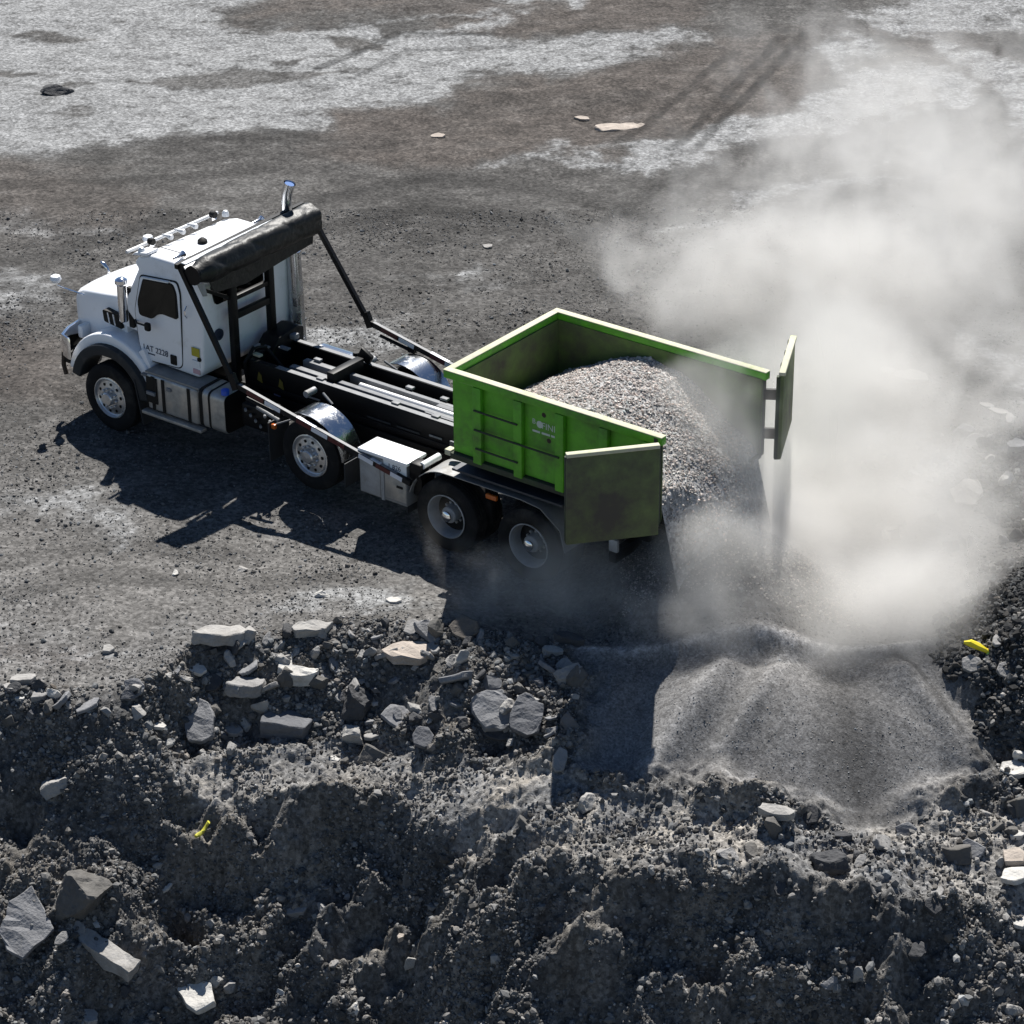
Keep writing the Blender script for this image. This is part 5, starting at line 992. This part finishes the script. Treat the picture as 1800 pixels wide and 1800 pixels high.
for s in (-1, 1):
    for xx in (-.10, .56, 1.22, 1.90, 2.56):
        P2("side_rib", MB().prism([(xx-.075, 1.44+.05), (xx+.06, 1.44+.05), (xx+.06, 2.58), (xx-.075, 2.58)], 'y', s*1.155, s*1.235), 'green', K, bevel=.012)
for z, a, b in ((2.26, -.14, .56), (1.985, -.14, 1.22), (1.72, -.12, .56)):
    P2("ladder_rung", MB().tube([(a, -1.245, z), (b, -1.245, z-.005)], .014, 8), 'greendark', K)
flank_text("B", .10, .735, 2.30, 'letter', K, -1.157, "side_lettering"); flank_text("FINEZ", .125, .885, 2.265, 'letter', K, -1.157, "side_lettering")
P2("logo_mark", MB().lathe([(0, .05), (.003, 0)], (.855, -1.157, 2.31), 'y', 20), 'letter', K)
for xx, l in ((.80, .12), (.95, .13), (1.10, .13)): P2("lettering_line", MB().box((xx, -1.156, 2.20), (l, .004, .028)), 'letter', K)
for xx, z in ((.92, 2.46), (1.0, 2.12)): P2("rust_spot", MB().lathe([(0, .035), (.003, 0)], (xx, -1.156, z), 'y', 9), 'rust', K)
P2("nose_bracket", MB().box((-.62, -1.15, 1.50), (.10, .12, .08)), 'rim', K, bevel=.01)
P2("rear_post", MB().box((2.69, -1.185, 2.08), (.06, .11, 1.2)).box((2.69, 1.185, 2.08), (.06, .11, 1.2)), 'greendark', K, bevel=.008)
# doors swung out
def door_leaf(hinge, free, s):
    h, f_ = Vector(hinge), Vector(free); d = (f_-h).normalized(); nrm = Vector((d.y, -d.x, 0)); L_ = (f_-h).length; rot = Matrix((d, nrm, Vector((0, 0, 1)))).transposed()
    c = (h+f_)/2
    leaf = P2("rear_door", MB().box((c.x, c.y, 2.05), (L_, .05, 1.20), rot), 'doordirt', K, bevel=.006)
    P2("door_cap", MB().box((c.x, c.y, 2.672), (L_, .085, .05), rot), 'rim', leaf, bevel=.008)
    for t in (.0, .33, .66, .97):
        q = h+d*(L_*t+.03) if t < .9 else f_-d*.03
        P2("door_rib", MB().box((q.x-nrm.x*.045*s, q.y-nrm.y*.045*s, 2.05), (.07, .05, 1.16), rot), 'greendark', leaf)
    P2("door_sill", MB().box((c.x-nrm.x*.04*s, c.y-nrm.y*.04*s, 1.48), (L_, .05, .07), rot), 'greendark', leaf)
    for z in (2.36, 1.80):
        e = Vector((2.70, -1.20*s*-1 if False else (1.2 if s > 0 else -1.2), 0)); m_ = (h+e)/2
        P2("door_hinge", MB().bar((e.x, e.y, z), (h.x+d.x*.06, h.y+d.y*.06, z), .05, .15), 'trim', leaf, bevel=.01)
    return leaf
door_leaf((2.83, -1.36, 0), (2.07, -2.25, 0), -1)
door_leaf((2.93, 1.27, 0), (2.42, 2.36, 0), 1)

# ---------------------------------------------------------------- gravel in the container
gx = np.linspace(X0+.02, 3.40, 180); gy = np.linspace(-1.115, 1.115, 100); GX, GY = np.meshgrid(gx, gy)
def load_z(x, y):
    prof = np.interp(x, [-.6, -.4, .0, .45, 1.0, 1.5, 2.0, 2.4, 2.7, 2.9, 3.1, 3.4], [1.84, 1.96, 2.16, 2.35, 2.46, 2.40, 2.16, 1.92, 1.70, 1.48, 1.16, .62])
    prof = prof-.10*np.clip(y, 0, 2)*np.interp(x, [-.6, .3, 1.2], [1, .6, 0])+.05*np.clip(-y, 0, 1)-.16*np.clip(y-.3, 0, 1)*np.interp(x, [1.2, 2.2], [0, 1])
    prof = prof-np.clip(x-2.68, 0, 1)*2.6*sstep(.35, 1.12, np.abs(y)+.16*perlin(x*2.5, y*2.5, 405))   # the pour narrows as it leaves the tail
    return prof+.035*perlin(x*2.2, y*2.2, 401)+.02*perlin(x*6, y*6, 402)
GZ = load_z(GX, GY)+.012*perlin(GX*22, GY*22, 403)
li = np.arange(GX.size).reshape(GX.shape); LF = np.stack([li[:-1, :-1], li[:-1, 1:], li[1:, 1:], li[1:, :-1]], -1).reshape(-1, 4)
tn = (.30+.06*perlin(GX*8, GY*8, 404))[..., None]*np.array([1.02, 1, .98])
load = arrays_mesh("gravel_load", np.stack([GX, GY, GZ], -1).reshape(-1, 3), LF, GROUND, np.concatenate([tn, np.ones(GX.shape+(1,))], -1).reshape(-1, 4), True)
tag(load, "pale crushed stone heaped inside the green container", "gravel", kind="stuff")
n = 11000; px_ = RNG.uniform(X0+.05, 3.38, n); py_ = RNG.uniform(-1.09, 1.09, n)
pos = np.stack([px_, py_, load_z(px_, py_)], -1); tt = greys(n, .18, .60, .9, .0)*np.array([1.09, 1., .93]); hue = RNG.normal(0, .06, n); tt[:, 0] *= 1+hue; tt[:, 2] *= 1-hue*.4
o = stones("load_stones", pos, powersize(n, .012, .028, 2.6), tt, parent=load)

# the same stone pouring off the tail on to the ground
p, u, v, s, h = scatter(6000, 1.0, 4.4, -2.75, -.6, lambda u, v, s, h: np.hypot(u-MOUNDS[1][0], v-MOUNDS[1][1])/MOUNDS[1][3] < 1.0+.15*perlin(u*2, v*2, 6))
tt = greys(len(p), .14, .42, 1.1, .02)*np.array([1.09, 1., .93]); o = stones("spilled_stones", p, powersize(len(p), .010, .026, 2.4), tt)
tag(o, "pale crushed stone pouring off the container tail on to the ground", "gravel", kind="stuff")

# ---------------------------------------------------------------- dust cloud: a real volume, its density worked out on a grid
PUFFS = [   # u along the bank, v away, height, radius, weight
 (3.55, -1.45, .45, 1.15, 1.0), (4.45, -.4, .5, 1.2, 1.0), (3.9, .5, .6, 1.2, .85), (4.5, 1.8, .8, 1.4, .75), (3.7, 2.4, .9, 1.3, .6), (4.3, 3.6, .9, 1.6, .65), (5.6, 2.6, .8, 1.5, .5),
 (4.4, 6.0, 1.0, 1.9, .60), (5.9, 5.4, 1.0, 1.8, .55), (6.2, 8.2, 1.2, 2.2, .52), (7.4, 11.5, 1.3, 2.8, .46), (3.1, 6.6, .9, 1.8, .50), (1.7, 7.6, .8, 1.9, .42), (3.8, 9.6, 1.0, 2.2, .42), (5.4, 13.5, 1.3, 2.8, .38), (8.3, 8.0, 1.0, 2.2, .38), (7.4, 4.8, .8, 1.8, .34),
 (2.35, -1.7, .75, .9, .55), (1.75, -2.35, .3, .9, .75), (.35, -2.2, .35, 1.0, .72), (-.75, -2.1, .35, .9, .64), (2.45, -2.4, .7, .8, .5), (3.1, -.6, .5, 1.1, .8), (2.7, .9, 1.1, .9, .4),
 (5.35, -1.2, .35, 1.1, .9), (2.95, -2.65, .15, .75, .8), (4.2, -2.65, .15, .85, .8), (5.0, -2.2, .2, .9, .8), (5.5, .6, .5, 1.2, .6), (6.3, .0, .4, 1.2, .42), (7.0, -.2, .5, 1.2, .36), (7.6, 2.6, .7, 1.6, .36), (6.6, 1.6, .6, 1.3, .38),
 (2.3, -2.6, .6, .8, .5), (3.0, -1.9, .6, 1.0, .75), (3.4, -2.85, .1, .8, .75), (4.6, -2.85, .1, .85, .8), (2.3, -2.9, .1, .6, .6), (2.4, -1.9, .5, .9, .5), (2.1, -2.75, .15, .85, .75), (3.9, -2.9, .1, .8, .7), (5.3, -2.5, .25, .8, .8), (1.4, -2.7, .1, .7, .6), (2.5, -2.2, 1.0, .7, .45), (2.0, 5.0, .7, 1.5, .34),
 (2.6, .6, 2.3, .9, .40), (2.2, -.55, 2.2, .85, .75), (1.7, -.75, 2.2, .8, .5), (2.6, -.9, 1.5, .8, .7), (1.55, -1.55, 1.95, .6, .25), (2.4, -1.2, 1.7, .8, .5)]
DENS = 1.3
def dust_cloud():
    lo = Vector((-2.2, -3.9, -1.2)); hi = Vector((11.5, 18.0, 4.2))         # in ground axes u, v, z
    me = bpy.data.meshes.new("dust_cloud")
    vs_ = [(x, y, z) for z in (lo.z, hi.z) for y in (lo.y, hi.y) for x in (lo.x, hi.x)]
    me.from_pydata(vs_, [], [(0, 2, 3, 1), (4, 5, 7, 6), (0, 1, 5, 4), (2, 6, 7, 3), (0, 4, 6, 2), (1, 3, 7, 5)])
    o = bpy.data.objects.new("dust_cloud", me); COL.objects.link(o)
    o.matrix_world = Matrix(((UX, VX, 0, 0), (UY, VY, 0, 0), (0, 0, 1, 0), (0, 0, 0, 1)))
    tag(o, "pale dust billowing up behind the tipping container", "dust cloud", kind="stuff")
    m = bpy.data.materials.new("airborne_dust"); m.use_nodes = True; N = m.node_tree.nodes; L = m.node_tree.links; N.clear()
    pv = N.new("ShaderNodeVolumePrincipled"); pv.inputs["Color"].default_value = (.905, .893, .87, 1); pv.inputs["Density"].default_value = DENS
    pv.inputs["Anisotropy"].default_value = 0.0
    out = N.new("ShaderNodeOutputMaterial"); L.new(pv.outputs[0], out.inputs["Volume"]); me.materials.append(m)
    g = bpy.data.node_groups.new("dust_density", 'GeometryNodeTree'); g.interface.new_socket("Geometry", in_out='OUTPUT', socket_type='NodeSocketGeometry')
    g.interface.new_socket("Geometry", in_out='INPUT', socket_type='NodeSocketGeometry')
    n = g.nodes; l = g.links; go = n.new("NodeGroupOutput"); n.new("NodeGroupInput")
    pos = n.new("GeometryNodeInputPosition"); 
    wn = n.new("ShaderNodeTexNoise"); wn.inputs["Scale"].default_value = .55; wn.inputs["Detail"].default_value = 5; l.new(pos.outputs[0], wn.inputs["Vector"])
    wsub = n.new("ShaderNodeVectorMath"); wsub.operation = 'SUBTRACT'; l.new(wn.outputs["Color"], wsub.inputs[0]); wsub.inputs[1].default_value = (.5, .5, .5)
    wsc = n.new("ShaderNodeVectorMath"); wsc.operation = 'SCALE'; l.new(wsub.outputs[0], wsc.inputs[0]); wsc.inputs[3].default_value = 1.8
    wp = n.new("ShaderNodeVectorMath"); wp.operation = 'ADD'; l.new(pos.outputs[0], wp.inputs[0]); l.new(wsc.outputs[0], wp.inputs[1])
    acc = None
    for (u, v, z, r, w) in PUFFS:
        d = n.new("ShaderNodeVectorMath"); d.operation = 'DISTANCE'; l.new(wp.outputs[0], d.inputs[0]); d.inputs[1].default_value = (u, v, z)
        mr = n.new("ShaderNodeMapRange"); mr.interpolation_type = 'SMOOTHSTEP'; l.new(d.outputs["Value"], mr.inputs[0])
        mr.inputs[1].default_value = 0; mr.inputs[2].default_value = r*1.35; mr.inputs[3].default_value = w; mr.inputs[4].default_value = 0
        if acc is None: acc = mr.outputs[0]
        else:
            a = n.new("ShaderNodeMath"); a.operation = 'ADD'; l.new(acc, a.inputs[0]); l.new(mr.outputs[0], a.inputs[1]); acc = a.outputs[0]
    nz = n.new("ShaderNodeTexNoise"); nz.inputs["Scale"].default_value = 1.15; nz.inputs["Detail"].default_value = 8; nz.inputs["Roughness"].default_value = .62; nz.inputs["Distortion"].default_value = .6; l.new(wp.outputs[0], nz.inputs["Vector"])
    m1 = n.new("ShaderNodeMapRange"); m1.inputs[1].default_value = .33; m1.inputs[2].default_value = .66; m1.inputs[3].default_value = .56; m1.inputs[4].default_value = 0; l.new(nz.outputs[0], m1.inputs[0])
    su = n.new("ShaderNodeMath"); su.operation = 'SUBTRACT'; l.new(acc, su.inputs[0]); l.new(m1.outputs[0], su.inputs[1])   # the noise eats into the puffs' edges
    mu = n.new("ShaderNodeMapRange"); mu.inputs[1].default_value = 0; mu.inputs[2].default_value = 1.3; mu.inputs[3].default_value = 0; mu.inputs[4].default_value = 1.3; l.new(su.outputs[0], mu.inputs[0])
    ad = n.new("ShaderNodeMath"); ad.operation = 'ADD'; ad.inputs[1].default_value = .0006; l.new(mu.outputs[0], ad.inputs[0])
    vc = n.new("GeometryNodeVolumeCube"); l.new(ad.outputs[0], vc.inputs["Density"])
    vc.inputs["Min"].default_value = lo; vc.inputs["Max"].default_value = hi
    for k, e in zip(("Resolution X", "Resolution Y", "Resolution Z"), hi-lo): vc.inputs[k].default_value = int(e/.092)
    sm = n.new("GeometryNodeSetMaterial"); sm.inputs["Material"].default_value = m; l.new(vc.outputs[0], sm.inputs[0]); l.new(sm.outputs[0], go.inputs[0])
    md = o.modifiers.new("density", 'NODES'); md.node_group = g
    return o
dust_cloud()
